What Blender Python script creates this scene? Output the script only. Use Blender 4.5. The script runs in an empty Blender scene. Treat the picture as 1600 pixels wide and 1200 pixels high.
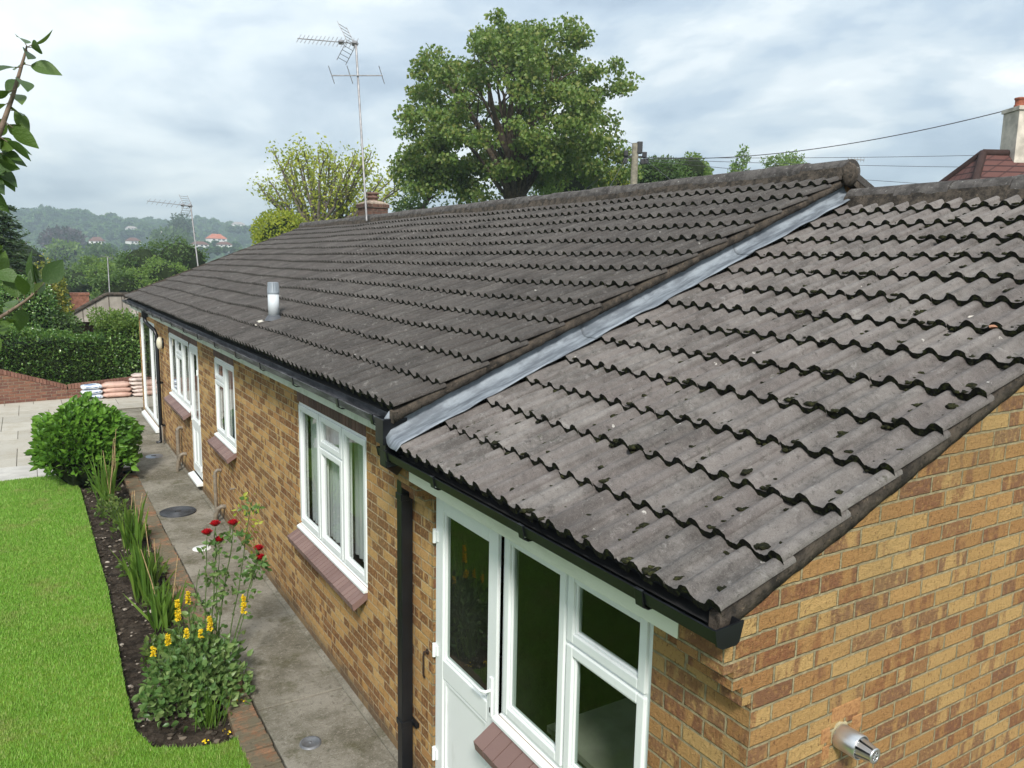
import bpy, math, random
import numpy as np
from mathutils import Vector, noise as mnoise
random.seed(7); RNG = np.random.default_rng(7)
R = math.radians
scn = bpy.context.scene
COL = scn.collection

# ------------------------------------------------------------------ camera
CAM = np.array([-2.138, -1.786, 3.611])
YAW, PIT, ROL, FPX = 0.5508, 0.1511, 0.0185, 1229.2
fw = np.array([math.sin(YAW)*math.cos(PIT), math.cos(YAW)*math.cos(PIT), -math.sin(PIT)])
rt0 = np.array([math.cos(YAW), -math.sin(YAW), 0.0]); up0 = np.cross(rt0, fw)
rt = math.cos(ROL)*rt0 + math.sin(ROL)*up0
up = -math.sin(ROL)*rt0 + math.cos(ROL)*up0
cd = bpy.data.cameras.new('camera'); cam = bpy.data.objects.new('camera', cd); COL.objects.link(cam)
from mathutils import Matrix
M4 = Matrix.Identity(4)
for i in range(3):
    M4[i][0] = rt[i]; M4[i][1] = up[i]; M4[i][2] = -fw[i]; M4[i][3] = CAM[i]
cam.matrix_world = M4
cd.sensor_width = 36; cd.lens = FPX/1600*36; cd.clip_start = 0.05; cd.clip_end = 6000
scn.camera = cam
def at(u, v, d):
    """world point d metres in front of the photographer in the direction of a photo pixel"""
    return CAM + d*(fw + (u-800)/FPX*rt - (v-600)/FPX*up)

# ------------------------------------------------------------------ light
scn.view_settings.view_transform = 'Standard'; scn.view_settings.look = 'None'
scn.view_settings.gamma = 1; scn.view_settings.exposure = 1.68
SUN = Vector((-0.36, -0.68, 0.64)).normalized()
w = bpy.data.worlds.new('World'); scn.world = w; w.use_nodes = True
nt = w.node_tree; nt.nodes.clear()
def nn(nt, t, **kw):
    n = nt.nodes.new(t)
    for k, v in kw.items(): setattr(n, k, v)
    return n
out = nn(nt, 'ShaderNodeOutputWorld'); bg = nn(nt, 'ShaderNodeBackground')
sky = nn(nt, 'ShaderNodeTexSky', sky_type='NISHITA', sun_disc=False)
sky.sun_elevation = math.asin(SUN.z); sky.sun_rotation = math.atan2(SUN.x, SUN.y)
tc = nn(nt, 'ShaderNodeTexCoord'); sep = nn(nt, 'ShaderNodeSeparateXYZ')
nt.links.new(tc.outputs['Generated'], sep.inputs[0])
def wm(op, a, b=None, c=None):
    n = nn(nt, 'ShaderNodeMath', operation=op)
    for i, x in enumerate((a, b, c)):
        if x is None: continue
        if isinstance(x, (int, float)): n.inputs[i].default_value = x
        else: nt.links.new(x, n.inputs[i])
    return n.outputs[0]
zz = wm('ADD', wm('MAXIMUM', sep.outputs[2], 0.0), 0.22)
cmb = nn(nt, 'ShaderNodeCombineXYZ')
nt.links.new(wm('DIVIDE', sep.outputs[0], zz), cmb.inputs[0]); nt.links.new(wm('DIVIDE', sep.outputs[1], zz), cmb.inputs[1])
n1 = nn(nt, 'ShaderNodeTexNoise'); n1.inputs['Scale'].default_value = 1.5; n1.inputs['Detail'].default_value = 7
n1.inputs['Roughness'].default_value = 0.56; n1.inputs['Distortion'].default_value = 0.25
mp = nn(nt, 'ShaderNodeMapping'); mp.inputs['Location'].default_value = (3.3, 1.2, 0.0); mp.inputs['Rotation'].default_value = (0, 0, 0.5); mp.inputs['Scale'].default_value = (1, 0.8, 1)
nt.links.new(cmb.outputs[0], mp.inputs[0]); nt.links.new(mp.outputs[0], n1.inputs['Vector'])
rp = nn(nt, 'ShaderNodeValToRGB'); rp.color_ramp.interpolation = 'EASE'
st = [(0.36, (3.1, 3.8, 4.6)), (0.44, (3.9, 4.65, 5.4)), (0.51, (5.0, 5.65, 6.1)), (0.57, (6.3, 6.75, 6.9)), (0.66, (9.0, 9.2, 9.1))]
els = rp.color_ramp.elements
while len(els) < len(st): els.new(0.5)
for e, (p, c) in zip(els, st): e.position = p; e.color = (*[x/10 for x in c], 1)
nt.links.new(n1.outputs[0], rp.inputs[0])
# brighter break in the cloud, low towards the far end of the garden
dp = nn(nt, 'ShaderNodeVectorMath', operation='DOT_PRODUCT'); nt.links.new(tc.outputs['Generated'], dp.inputs[0])
bd = at(190, 70, 1) - CAM; bd /= np.linalg.norm(bd); dp.inputs[1].default_value = tuple(bd)
glow = wm('MULTIPLY', wm('POWER', wm('MAXIMUM', dp.outputs['Value'], 0.0), 28.0), wm('MULTIPLY', wm('SUBTRACT', n1.outputs[0], 0.28), 2.6))
mg = nn(nt, 'ShaderNodeMixRGB', blend_type='MIX'); mg.inputs[2].default_value = (0.80, 0.85, 0.85, 1)
nt.links.new(glow, mg.inputs[0]); nt.links.new(rp.outputs[0], mg.inputs[1])
sc = nn(nt, 'ShaderNodeVectorMath', operation='SCALE'); sc.inputs['Scale'].default_value = 4.6
nt.links.new(mg.outputs[0], sc.inputs[0])
nt.links.new(wm('MULTIPLY_ADD', wm('MAXIMUM', sep.outputs[2], 0.0), 3.0, 3.95), sc.inputs['Scale'])   # overcast: brighter overhead than at the horizon
ms = nn(nt, 'ShaderNodeMixRGB', blend_type='MIX'); ms.inputs[0].default_value = 0.94
nt.links.new(sky.outputs[0], ms.inputs[1]); nt.links.new(sc.outputs[0], ms.inputs[2])
nt.links.new(ms.outputs[0], bg.inputs[0]); bg.inputs[1].default_value = 0.1
nt.links.new(bg.outputs[0], out.inputs[0])
sd = bpy.data.lights.new('sun', 'SUN'); sd.energy = 1.5; sd.angle = R(10); sd.color = (1.0, 0.96, 0.9)
so = bpy.data.objects.new('sun', sd); COL.objects.link(so)
so.rotation_euler = SUN.to_track_quat('Z', 'Y').to_euler()

# ------------------------------------------------------------------ material helpers
class MT:
    def __init__(s, name, rough=0.6, spec=0.4, metal=0.0):
        s.m = bpy.data.materials.new(name); s.m.use_nodes = True; s.nt = s.m.node_tree
        s.b = s.nt.nodes['Principled BSDF']; s.b.inputs['Roughness'].default_value = rough
        s.b.inputs['Specular IOR Level'].default_value = spec; s.b.inputs['Metallic'].default_value = metal
        s.oc = None
    def n(s, t, **kw): return nn(s.nt, t, **kw)
    def put(s, inp, x):
        if isinstance(x, (int, float)): inp.default_value = x
        elif isinstance(x, (tuple, list)):
            inp.default_value = tuple(x) if len(x) == len(inp.default_value) else (*x, 1)
        else: s.nt.links.new(x, inp)
    def co(s):
        if s.oc is None: s.oc = s.n('ShaderNodeTexCoord').outputs['Object']
        return s.oc
    def noise(s, scale, detail=4, rough=0.55, vec=None, dist=0.0, stretch=None):
        n = s.n('ShaderNodeTexNoise'); v = vec or s.co()
        if stretch:
            mpn = s.n('ShaderNodeMapping'); s.put(mpn.inputs['Vector'], v); mpn.inputs['Scale'].default_value = stretch; v = mpn.outputs[0]
        s.put(n.inputs['Vector'], v); n.inputs['Scale'].default_value = scale; n.inputs['Detail'].default_value = detail
        n.inputs['Roughness'].default_value = rough; n.inputs['Distortion'].default_value = dist
        return n.outputs[0]
    def voro(s, scale, vec=None):
        n = s.n('ShaderNodeTexVoronoi'); s.put(n.inputs['Vector'], vec or s.co()); n.inputs['Scale'].default_value = scale
        return n.outputs['Distance']
    def math(s, op, a, b=None, c=None, clamp=False):
        n = s.n('ShaderNodeMath', operation=op); n.use_clamp = clamp
        for i, x in enumerate((a, b, c)):
            if x is not None: s.put(n.inputs[i], x)
        return n.outputs[0]
    def step(s, x, lo, hi):
        n = s.n('ShaderNodeMapRange'); n.interpolation_type = 'SMOOTHSTEP'
        s.put(n.inputs['Value'], x); n.inputs['From Min'].default_value = lo; n.inputs['From Max'].default_value = hi
        return n.outputs[0]
    def mix(s, f, a, b, mode='MIX'):
        n = s.n('ShaderNodeMixRGB', blend_type=mode); s.put(n.inputs[0], f); s.put(n.inputs[1], a); s.put(n.inputs[2], b)
        return n.outputs[0]
    def ramp(s, f, stops, interp='LINEAR'):
        n = s.n('ShaderNodeValToRGB'); n.color_ramp.interpolation = interp; e = n.color_ramp.elements
        while len(e) < len(stops): e.new(0.5)
        for q, (p, c) in zip(e, stops): q.position = p; q.color = (*c, 1)
        s.put(n.inputs[0], f); return n.outputs[0]
    def island(s): return s.n('ShaderNodeNewGeometry').outputs['Random Per Island']
    def color(s, x): s.put(s.b.inputs['Base Color'], x); return s
    def bump(s, h, dist=0.01, strength=1.0):
        n = s.n('ShaderNodeBump'); n.inputs['Distance'].default_value = dist; n.inputs['Strength'].default_value = strength
        s.put(n.inputs['Height'], h); s.nt.links.new(n.outputs[0], s.b.inputs['Normal']); return s

def plain(name, c, rough=0.5, spec=0.4, metal=0.0, var=0.12, scale=6, bump=0.0):
    t = MT(name, rough, spec, metal)
    n = t.noise(scale, 5)
    t.color(t.mix(t.step(n, 0.3, 0.7), tuple(x*(1-var) for x in c), tuple(min(1, x*(1+var)) for x in c)))
    if bump: t.bump(t.noise(scale*12, 4), bump)
    return t.m

def brick_mat(name, cols, burnt, mortar, burn_amt=0.5, weather=0.0, bw=0.225, bh=0.075, zoff=0.0, uoff=0.0, plinth=False, strength=1.0, pit=0.7):
    t = MT(name, 0.88, 0.2)
    co = t.co(); s = t.n('ShaderNodeSeparateXYZ'); t.put(s.inputs[0], co)
    g = t.n('ShaderNodeNewGeometry'); gn = t.n('ShaderNodeSeparateXYZ'); t.put(gn.inputs[0], g.outputs['True Normal'])
    isx = t.math('GREATER_THAN', t.math('ABSOLUTE', gn.outputs[0]), 0.5)
    u = t.math('ADD', t.math('MULTIPLY', isx, s.outputs[1]), t.math('MULTIPLY', t.math('SUBTRACT', 1.0, isx), t.math('ADD', s.outputs[0], 0.1125)))
    wob = t.math('MULTIPLY', t.math('SUBTRACT', t.noise(24, 4), 0.5), 0.011)
    u = t.math('ADD', t.math('ADD', u, wob), 50*bw + uoff)
    wob2 = t.math('MULTIPLY', t.math('SUBTRACT', t.noise(15, 4), 0.5), 0.009)
    z = t.math('ADD', t.math('ADD', s.outputs[2], wob2), 20*bh + zoff)
    rz = t.math('DIVIDE', z, bh); row = t.math('FLOOR', rz); fv = t.math('FRACT', rz)
    ru = t.math('ADD', t.math('DIVIDE', u, bw), t.math('MULTIPLY', t.math('MODULO', row, 2.0), 0.5))
    colm = t.math('FLOOR', ru); fu = t.math('FRACT', ru)
    du = t.math('MULTIPLY', t.math('SUBTRACT', 0.5, t.math('ABSOLUTE', t.math('SUBTRACT', fu, 0.5))), bw)
    dv = t.math('MULTIPLY', t.math('SUBTRACT', 0.5, t.math('ABSOLUTE', t.math('SUBTRACT', fv, 0.5))), bh)
    d = t.math('MINIMUM', du, dv)
    br = t.step(d, 0.0042, 0.0072)                       # 1 on brick, 0 on mortar
    cv = t.n('ShaderNodeCombineXYZ'); t.put(cv.inputs[0], colm); t.put(cv.inputs[1], row); t.put(cv.inputs[2], isx)
    wn = t.n('ShaderNodeTexWhiteNoise'); t.put(wn.inputs['Vector'], cv.outputs[0])
    ws = t.n('ShaderNodeSeparateColor'); t.put(ws.inputs[0], wn.outputs['Color'])
    base = t.ramp(ws.outputs[0], [(i/(len(cols)-1), c) for i, c in enumerate(cols)])
    off = t.n('ShaderNodeVectorMath', operation='ADD'); t.put(off.inputs[0], co)
    sc2 = t.n('ShaderNodeVectorMath', operation='SCALE'); t.put(sc2.inputs[0], wn.outputs['Color']); sc2.inputs['Scale'].default_value = 40
    t.put(off.inputs[1], sc2.outputs[0])
    bn = t.noise(8.5, 2, vec=off.outputs[0], stretch=(1.25, 1.25, 0.35))
    # burnt heads and faces: each brick has its own amount
    amt = t.math('MULTIPLY', t.math('ADD', ws.outputs[1], -0.5 + 0.30*burn_amt), 0.55)
    bm = t.step(t.math('ADD', bn, amt), 0.50, 0.64)
    bcol = t.ramp(ws.outputs[2], [(i/(len(burnt)-1), c) for i, c in enumerate(burnt)])
    fine = t.noise(140, 3, 0.7); mid = t.noise(38, 4, 0.6)
    bm = t.math('MULTIPLY', bm, t.math('MULTIPLY', t.step(mid, 0.25, 0.55), strength))
    c = t.mix(bm, base, bcol)
    c = t.mix(t.math('MULTIPLY', t.step(t.noise(75, 5, 0.8, stretch=(1, 1, 0.45)), 0.53, 0.66), pit), c, (0.10, 0.045, 0.02))
    c = t.mix(t.math('MULTIPLY', t.step(t.noise(60, 3, 0.6), 0.6, 0.75), 0.35), c, (0.75, 0.52, 0.25))
    mc = t.mix(t.step(t.noise(30, 4), 0.35, 0.7), tuple(x*0.62 for x in mortar), mortar)
    c = t.mix(br, mc, c)
    if weather:
        c = t.mix(t.math('MULTIPLY', t.step(t.noise(0.9, 5), 0.5, 0.75), weather), c, (0.20, 0.15, 0.07))
    if plinth:
        pl = t.math('SUBTRACT', 1.0, t.step(t.math('ADD', s.outputs[2], t.math('MULTIPLY', t.noise(5, 4), 0.12)), 0.10, 0.26))
        c = t.mix(t.math('MULTIPLY', pl, 0.7), c, (0.13, 0.105, 0.075))
    t.color(c)
    h = t.math('ADD', t.math('MULTIPLY', br, 1.3), t.math('MULTIPLY', t.math('ADD', fine, t.math('MULTIPLY', mid, 1.6)), 0.5))
    t.bump(h, 0.016)
    return t.m

def tile_mat(name, lo, hi, lichen, moss_amt, red=(0.17, 0.12, 0.10)):
    t = MT(name, 0.92, 0.15)
    a = t.noise(3.2, 6, 0.62); b = t.noise(26, 5, 0.7); isl = t.island()
    c = t.mix(t.step(t.math('ADD', t.math('MULTIPLY', a, 0.6), t.math('MULTIPLY', b, 0.4)), 0.36, 0.64), lo, hi)
    c = t.mix(t.math('MULTIPLY', t.step(isl, 0.0, 1.0), 0.45), c, red)
    c = t.mix(t.math('MULTIPLY', t.step(t.math('FRACT', t.math('MULTIPLY', isl, 7.3)), 0.4, 1.0), 0.30), c, tuple(x*1.35 for x in hi))
    # streaks running down the slope, then spots of lichen and dirt
    c = t.mix(t.math('MULTIPLY', t.step(t.noise(9, 5, 0.6, stretch=(0.25, 1.6, 0.25)), 0.48, 0.7), 0.5), c, tuple(x*0.55 for x in lo))
    c = t.mix(t.math('MULTIPLY', t.step(t.noise(34, 6, 0.8), 0.55, 0.72), lichen*.55), c, (0.36, 0.345, 0.32))
    c = t.mix(t.math('MULTIPLY', t.step(t.noise(95, 4, 0.75), 0.63, 0.72), lichen*.8), c, (0.45, 0.43, 0.39))
    c = t.mix(t.math('MULTIPLY', t.step(t.noise(48, 5, 0.8), 0.60, 0.70), 0.8), c, (0.035, 0.032, 0.028))
    c = t.mix(t.math('MULTIPLY', t.step(t.noise(7, 6, 0.75), 0.62, 0.72), moss_amt), c, (0.045, 0.045, 0.022))
    c = t.mix(t.math('MULTIPLY', t.step(t.noise(1.4, 6, 0.7), 0.50, 0.70), 0.45), c, tuple(x*0.6 for x in lo))
    c = t.mix(t.math('MULTIPLY', t.step(t.noise(5, 6, 0.75), 0.52, 0.70), 0.40), c, red)
    gr = t.noise(210, 3, 0.8); c = t.mix(t.math('MULTIPLY', t.step(gr, 0.54, 0.68), 0.22), c, (0.40, 0.38, 0.35)); c = t.mix(t.math('MULTIPLY', t.step(gr, 0.45, 0.34), 0.40), c, (0.03, 0.027, 0.024))
    c = t.mix(t.math('MULTIPLY', t.step(t.noise(19, 6, 0.8), 0.54, 0.66), 0.55), c, (0.05, 0.044, 0.04)); c = t.mix(t.math('MULTIPLY', t.step(t.noise(14, 6, 0.8, dist=0.5), 0.56, 0.68), lichen*.75), c, (0.33, 0.315, 0.295))
    pale = t.math('MULTIPLY', t.math('LESS_THAN', t.voro(5.5), 0.055), t.step(t.noise(70, 3), 0.4, 0.6))
    c = t.mix(t.math('MULTIPLY', pale, lichen*1.3), c, (0.6, 0.57, 0.52))
    t.color(c); t.bump(t.math('ADD', b, t.math('MULTIPLY', t.noise(150, 4, 0.75), 1.0)), 0.008, 1.0)
    return t.m

def leaf_mat(name, cols, trans=0.3, rough=0.45, clump=0.0, spec=0.3, tcol=(0.25, 0.38, 0.05)):
    t = MT(name, rough, spec)
    c = t.ramp(t.island(), [(i/max(1, len(cols)-1), x) for i, x in enumerate(cols)])
    if clump: c = t.mix(t.math('MULTIPLY', t.step(t.noise(clump, 3), 0.38, 0.62), 0.55), c, cols[-1])
    t.color(c)
    tr = t.n('ShaderNodeBsdfTranslucent'); t.put(tr.inputs[0], t.mix(0.5, c, tcol))
    mx = t.n('ShaderNodeMixShader'); mx.inputs[0].default_value = trans
    o = t.nt.nodes['Material Output']; t.nt.links.new(t.b.outputs[0], mx.inputs[1]); t.nt.links.new(tr.outputs[0], mx.inputs[2]); t.nt.links.new(mx.outputs[0], o.inputs[0])
    return t.m

def glass_mat(name, tint, kf=1.3):
    t = MT(name)
    lw = t.n('ShaderNodeLayerWeight'); lw.inputs[0].default_value = 0.5; fre = t.math('ADD', 0.042, t.math('MULTIPLY', t.math('POWER', lw.outputs['Facing'], 4.6), 0.95))
    bp = t.n('ShaderNodeBump'); bp.inputs['Distance'].default_value = 0.002; t.put(bp.inputs['Height'], t.noise(2.2, 1))
    gl = t.n('ShaderNodeBsdfGlossy'); gl.inputs['Roughness'].default_value = 0.01; t.nt.links.new(bp.outputs[0], gl.inputs['Normal'])
    tr = t.n('ShaderNodeBsdfTransparent'); tr.inputs[0].default_value = (*tint, 1)
    mx = t.n('ShaderNodeMixShader'); t.put(mx.inputs[0], t.math('MULTIPLY', fre, kf, clamp=True))
    o = t.nt.nodes['Material Output']; t.nt.links.new(tr.outputs[0], mx.inputs[1]); t.nt.links.new(gl.outputs[0], mx.inputs[2]); t.nt.links.new(mx.outputs[0], o.inputs[0])
    return t.m

# ------------------------------------------------------------------ mesh helpers
class MB:
    def __init__(s): s.v = []; s.f = []; s.mi = []; s.sm = []
    def add(s, vs, fs, mi=0, smooth=False):
        b = len(s.v); s.v.extend([tuple(p) for p in vs])
        for f in fs: s.f.append([i+b for i in f]); s.mi.append(mi); s.sm.append(smooth)
        return s
    def box(s, x0, x1, y0, y1, z0, z1, mi=0):
        v = [(x, y, z) for z in (z0, z1) for y in (y0, y1) for x in (x0, x1)]
        return s.add(v, [(0, 2, 3, 1), (4, 5, 7, 6), (0, 1, 5, 4), (2, 6, 7, 3), (0, 4, 6, 2), (1, 3, 7, 5)], mi)
    def obox(s, c, ax, ay, az, hx, hy, hz, mi=0):
        c, ax, ay, az = (np.array(q, float) for q in (c, ax, ay, az))
        v = [c + i*hx*ax + j*hy*ay + k*hz*az for k in (-1, 1) for j in (-1, 1) for i in (-1, 1)]
        return s.add(v, [(0, 2, 3, 1), (4, 5, 7, 6), (0, 1, 5, 4), (2, 6, 7, 3), (0, 4, 6, 2), (1, 3, 7, 5)], mi)
    def quad(s, a, b, c, d, mi=0): return s.add([a, b, c, d], [(0, 1, 2, 3)], mi)
    def tube(s, pts, r, seg=10, mi=0, caps=True):
        pts = [np.array(p, float) for p in pts]; n = len(pts)
        rs = r if isinstance(r, (list, tuple, np.ndarray)) else [r]*n
        ring = []; ref = None
        for i in range(n):
            d = pts[min(i+1, n-1)] - pts[max(i-1, 0)]; d = d/(np.linalg.norm(d)+1e-9)
            if ref is None:
                ref = np.array([0, 0, 1.0]) if abs(d[2]) < 0.9 else np.array([1.0, 0, 0])
            a = np.cross(d, ref); a /= np.linalg.norm(a)+1e-9; b = np.cross(d, a); ref = np.cross(a, d)
            ring += [pts[i] + rs[i]*(math.cos(2*math.pi*k/seg)*a + math.sin(2*math.pi*k/seg)*b) for k in range(seg)]
        fs = [(i*seg+k, i*seg+(k+1) % seg, (i+1)*seg+(k+1) % seg, (i+1)*seg+k) for i in range(n-1) for k in range(seg)]
        s.add(ring, fs, mi, True)
        if caps: s.add(ring[:seg], [tuple(range(seg))[::-1]], mi); s.add(ring[-seg:], [tuple(range(seg))], mi)
        return s
    def lathe(s, prof, c, ax=(0, 0, 1), seg=24, mi=0):
        ax = np.array(ax, float); ax /= np.linalg.norm(ax)
        a = np.cross(ax, (0, 1, 0) if abs(ax[1]) < 0.9 else (1, 0, 0)); a /= np.linalg.norm(a); b = np.cross(ax, a); c = np.array(c, float)
        v = [c + h*ax + r*(math.cos(2*math.pi*k/seg)*a + math.sin(2*math.pi*k/seg)*b) for r, h in prof for k in range(seg)]
        fs = [(i*seg+k, i*seg+(k+1) % seg, (i+1)*seg+(k+1) % seg, (i+1)*seg+k) for i in range(len(prof)-1) for k in range(seg)]
        return s.add(v, fs, mi, True)
    def prism_y(s, poly, y0, y1, mi=0):
        n = len(poly); v = [(x, y0, z) for x, z in poly] + [(x, y1, z) for x, z in poly]
        fs = [(i, (i+1) % n, n+(i+1) % n, n+i) for i in range(n)] + [tuple(range(n))[::-1], tuple(range(n, 2*n))]
        return s.add(v, fs, mi)
    def prism_z(s, poly, z0, z1, mi=0):
        n = len(poly); v = [(x, y, z0) for x, y in poly] + [(x, y, z1) for x, y in poly]
        fs = [(i, (i+1) % n, n+(i+1) % n, n+i) for i in range(n)] + [tuple(range(n))[::-1], tuple(range(n, 2*n))]
        return s.add(v, fs, mi)

OFF = {}
def link(name, me, parent=None):
    o = bpy.data.objects.new(name, me); COL.objects.link(o)
    if parent is not None:
        o.parent = parent; p = OFF.get(parent.name, (0, 0, 0)); o.location = (-p[0], -p[1], -p[2])
    OFF[o.name] = (0, 0, 0)
    return o
def obj(name, mb, mats, parent=None, bevel=0.0, smooth=None, recalc=True):
    me = bpy.data.meshes.new(name); me.from_pydata(mb.v, [], mb.f); me.update()
    for m in (mats if isinstance(mats, (list, tuple)) else [mats]): me.materials.append(m)
    me.polygons.foreach_set('material_index', mb.mi)
    me.polygons.foreach_set('use_smooth', [bool(x) for x in mb.sm] if smooth is None else [smooth]*len(mb.f))
    if recalc:
        import bmesh
        bm = bmesh.new(); bm.from_mesh(me); bmesh.ops.recalc_face_normals(bm, faces=bm.faces); bm.to_mesh(me); bm.free()
    o = link(name, me, parent)
    if bevel:
        b = o.modifiers.new('bevel', 'BEVEL'); b.width = bevel; b.segments = 2; b.limit_method = 'ANGLE'
    return o
def arr_obj(name, V, F, mats, parent=None, smooth=False, mi=None):
    """numpy vertices (n,3) and faces (m,k)"""
    me = bpy.data.meshes.new(name); V = np.asarray(V, np.float32); F = np.asarray(F, np.int32); k = F.shape[1]
    me.vertices.add(len(V)); me.vertices.foreach_set('co', V.ravel())
    me.loops.add(F.size); me.loops.foreach_set('vertex_index', F.ravel())
    me.polygons.add(len(F)); me.polygons.foreach_set('loop_start', np.arange(0, F.size, k, dtype=np.int32)); me.polygons.foreach_set('loop_total', np.full(len(F), k, np.int32))
    for m in (mats if isinstance(mats, (list, tuple)) else [mats]): me.materials.append(m)
    if mi is not None: me.polygons.foreach_set('material_index', np.asarray(mi, np.int32))
    me.polygons.foreach_set('use_smooth', np.full(len(F), smooth)); me.update(calc_edges=True); me.validate()
    return link(name, me, parent)
def thing(name, label, cat, loc=(0, 0, 0), group=None):
    o = bpy.data.objects.new(name, None); COL.objects.link(o); o.location = loc; o.empty_display_size = 0.2
    OFF[o.name] = tuple(loc); return tag(o, label, cat, group)
def tag(o, label, cat, group=None):
    o['label'] = label; o['category'] = cat
    if group: o['group'] = group
    return o
def struct(o, kind='structure'): o['kind'] = kind; return o
def dup(root, loc, label=None, scale=1.0, rotz=0.0):
    r = root.copy(); COL.objects.link(r); r.location = loc; r.scale = (scale,)*3; r.rotation_euler = (0, 0, rotz)
    if label: r['label'] = label
    for ch in list(root.children):
        c = ch.copy(); COL.objects.link(c); c.parent = r
        for gch in ch.children:
            d = gch.copy(); COL.objects.link(d); d.parent = c
    return r

def unit(a): return a/(np.linalg.norm(a, axis=-1, keepdims=True)+1e-9)
def leaves(P, D, L, Wd, fold=0.25, curl=0.2, seg=2, rng=RNG, roll=None):
    """leaf blades: base points P, directions D, lengths L, widths Wd; seg steps along the blade"""
    n = len(P); D = unit(D); r = rng.normal(size=(n, 3)) if roll is None else roll
    S = unit(np.cross(D, r)); N = np.cross(S, D)
    L = np.broadcast_to(L, (n,))[:, None]; Wd = np.broadcast_to(Wd, (n,))[:, None]
    if seg <= 2:
        V = np.stack([P, P + D*L*0.45 + S*Wd*0.5 + N*L*fold*0.3, P + D*L - N*L*curl, P + D*L*0.45 - S*Wd*0.5 + N*L*fold*0.3, P + D*L*0.5], 1)
        F = np.array([[0, 4, 1], [1, 4, 2], [2, 4, 3], [3, 4, 0]])
        return V.reshape(-1, 3), (F[None] + 5*np.arange(n)[:, None, None]).reshape(-1, 3)
    ts = np.linspace(0, 1, seg+1); wd = np.sin(np.pi*np.clip(ts, 0.02, 0.985)**0.78)**0.95
    rows = []
    for tt, ww in zip(ts, wd):
        c = P + D*L*tt - N*L*curl*tt*tt
        rows += [c + S*Wd*0.5*ww + N*Wd*fold*ww, c, c - S*Wd*0.5*ww + N*Wd*fold*ww]
    V = np.stack(rows, 1); m = 3*(seg+1); F = []
    for i in range(seg):
        b = 3*i; F += [[b, b+1, b+4, b+3], [b+1, b+2, b+5, b+4]]
    return V.reshape(-1, 3), (np.array(F)[None] + m*np.arange(n)[:, None, None]).reshape(-1, 4)
class LB:
    def __init__(s): s.V = []; s.F = []; s.n = 0
    def add(s, V, F): s.V.append(V); s.F.append(F + s.n); s.n += len(V)
    def obj(s, name, mats, parent=None, smooth=False): return arr_obj(name, np.concatenate(s.V), np.concatenate(s.F), mats, parent, smooth)

# icosphere base for clumps, cores
import bmesh as _bm
def ico(sub):
    b = _bm.new(); _bm.ops.create_icosphere(b, subdivisions=sub, radius=1.0)
    V = np.array([v.co[:] for v in b.verts]); F = np.array([[v.index for v in f.verts] for f in b.faces]); b.free(); return V, F
ICO1, ICO2, ICO3 = ico(1), ico(2), ico(3)
def blobs(P, S, base=ICO1, jit=0.25, rng=RNG):
    V0, F0 = base; n = len(P); S = np.asarray(S, float)
    if S.ndim == 1: S = np.repeat(S[:, None], 3, 1)
    V = V0[None]*(1 + jit*rng.normal(size=(n, len(V0), 1)))*S[:, None] + np.asarray(P)[:, None]
    return V.reshape(-1, 3), (F0[None] + len(V0)*np.arange(n)[:, None, None]).reshape(-1, 3)

# ------------------------------------------------------------------ materials
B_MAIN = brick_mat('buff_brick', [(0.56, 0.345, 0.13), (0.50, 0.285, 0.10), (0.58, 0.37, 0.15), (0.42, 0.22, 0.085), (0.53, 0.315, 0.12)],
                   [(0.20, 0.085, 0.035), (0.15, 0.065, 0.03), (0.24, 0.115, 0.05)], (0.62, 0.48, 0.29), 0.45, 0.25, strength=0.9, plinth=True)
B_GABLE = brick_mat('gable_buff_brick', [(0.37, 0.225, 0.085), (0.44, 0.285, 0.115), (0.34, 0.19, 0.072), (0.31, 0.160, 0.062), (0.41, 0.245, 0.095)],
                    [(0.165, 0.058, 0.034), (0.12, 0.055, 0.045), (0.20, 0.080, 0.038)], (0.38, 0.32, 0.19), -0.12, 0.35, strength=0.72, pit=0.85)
B_RED = brick_mat('red_brown_brick', [(0.22, 0.105, 0.07), (0.26, 0.12, 0.08), (0.19, 0.085, 0.06), (0.24, 0.13, 0.09)],
                  [(0.13, 0.06, 0.05), (0.17, 0.075, 0.06)], (0.36, 0.29, 0.21), 0.3, 0.2)
T_MAIN = tile_mat('weathered_tile', (0.052, 0.047, 0.044), (0.098, 0.090, 0.083), 0.45, 0.5, (0.078, 0.067, 0.061))
T_EXT = tile_mat('lichened_tile', (0.108, 0.097, 0.090), (0.218, 0.199, 0.184), 0.6, 0.7, (0.155, 0.130, 0.122))
t = MT('mossy_shadowed_tile_edge', 0.95, 0.1); t.color(t.mix(t.step(t.noise(45, 4, 0.7), 0.45, 0.7), (0.010, 0.010, 0.008), (0.035, 0.040, 0.014))); t.bump(t.noise(90, 3), 0.006); T_EDGE = t.m  # moss, with the shadow line under each tile painted into the same band
t = MT('moss', 0.95, 0.1); t.color(t.mix(t.step(t.noise(60, 4, 0.7), 0.4, 0.68), (0.012, 0.013, 0.008), t.mix(t.island(), (0.024, 0.024, 0.012), (0.060, 0.062, 0.020)))); t.bump(t.noise(260, 3), 0.006); MOSS = t.m
t = MT('mortar_verge', 0.95, 0.1)
c = t.mix(t.step(t.noise(11, 6, 0.7), 0.35, 0.65), (0.036, 0.032, 0.028), (0.110, 0.090, 0.072))
c = t.mix(t.math('MULTIPLY', t.step(t.noise(45, 5, 0.75), 0.57, 0.72), 0.6), c, (0.26, 0.20, 0.14))
t.color(t.mix(t.math('MULTIPLY', t.step(t.noise(30, 5, 0.8), 0.56, 0.66), 0.9), c, (0.02, 0.018, 0.014))); t.bump(t.noise(40, 6, 0.75), 0.02); VERGE = t.m
t = MT('ridge_concrete', 0.93, 0.1)
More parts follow.
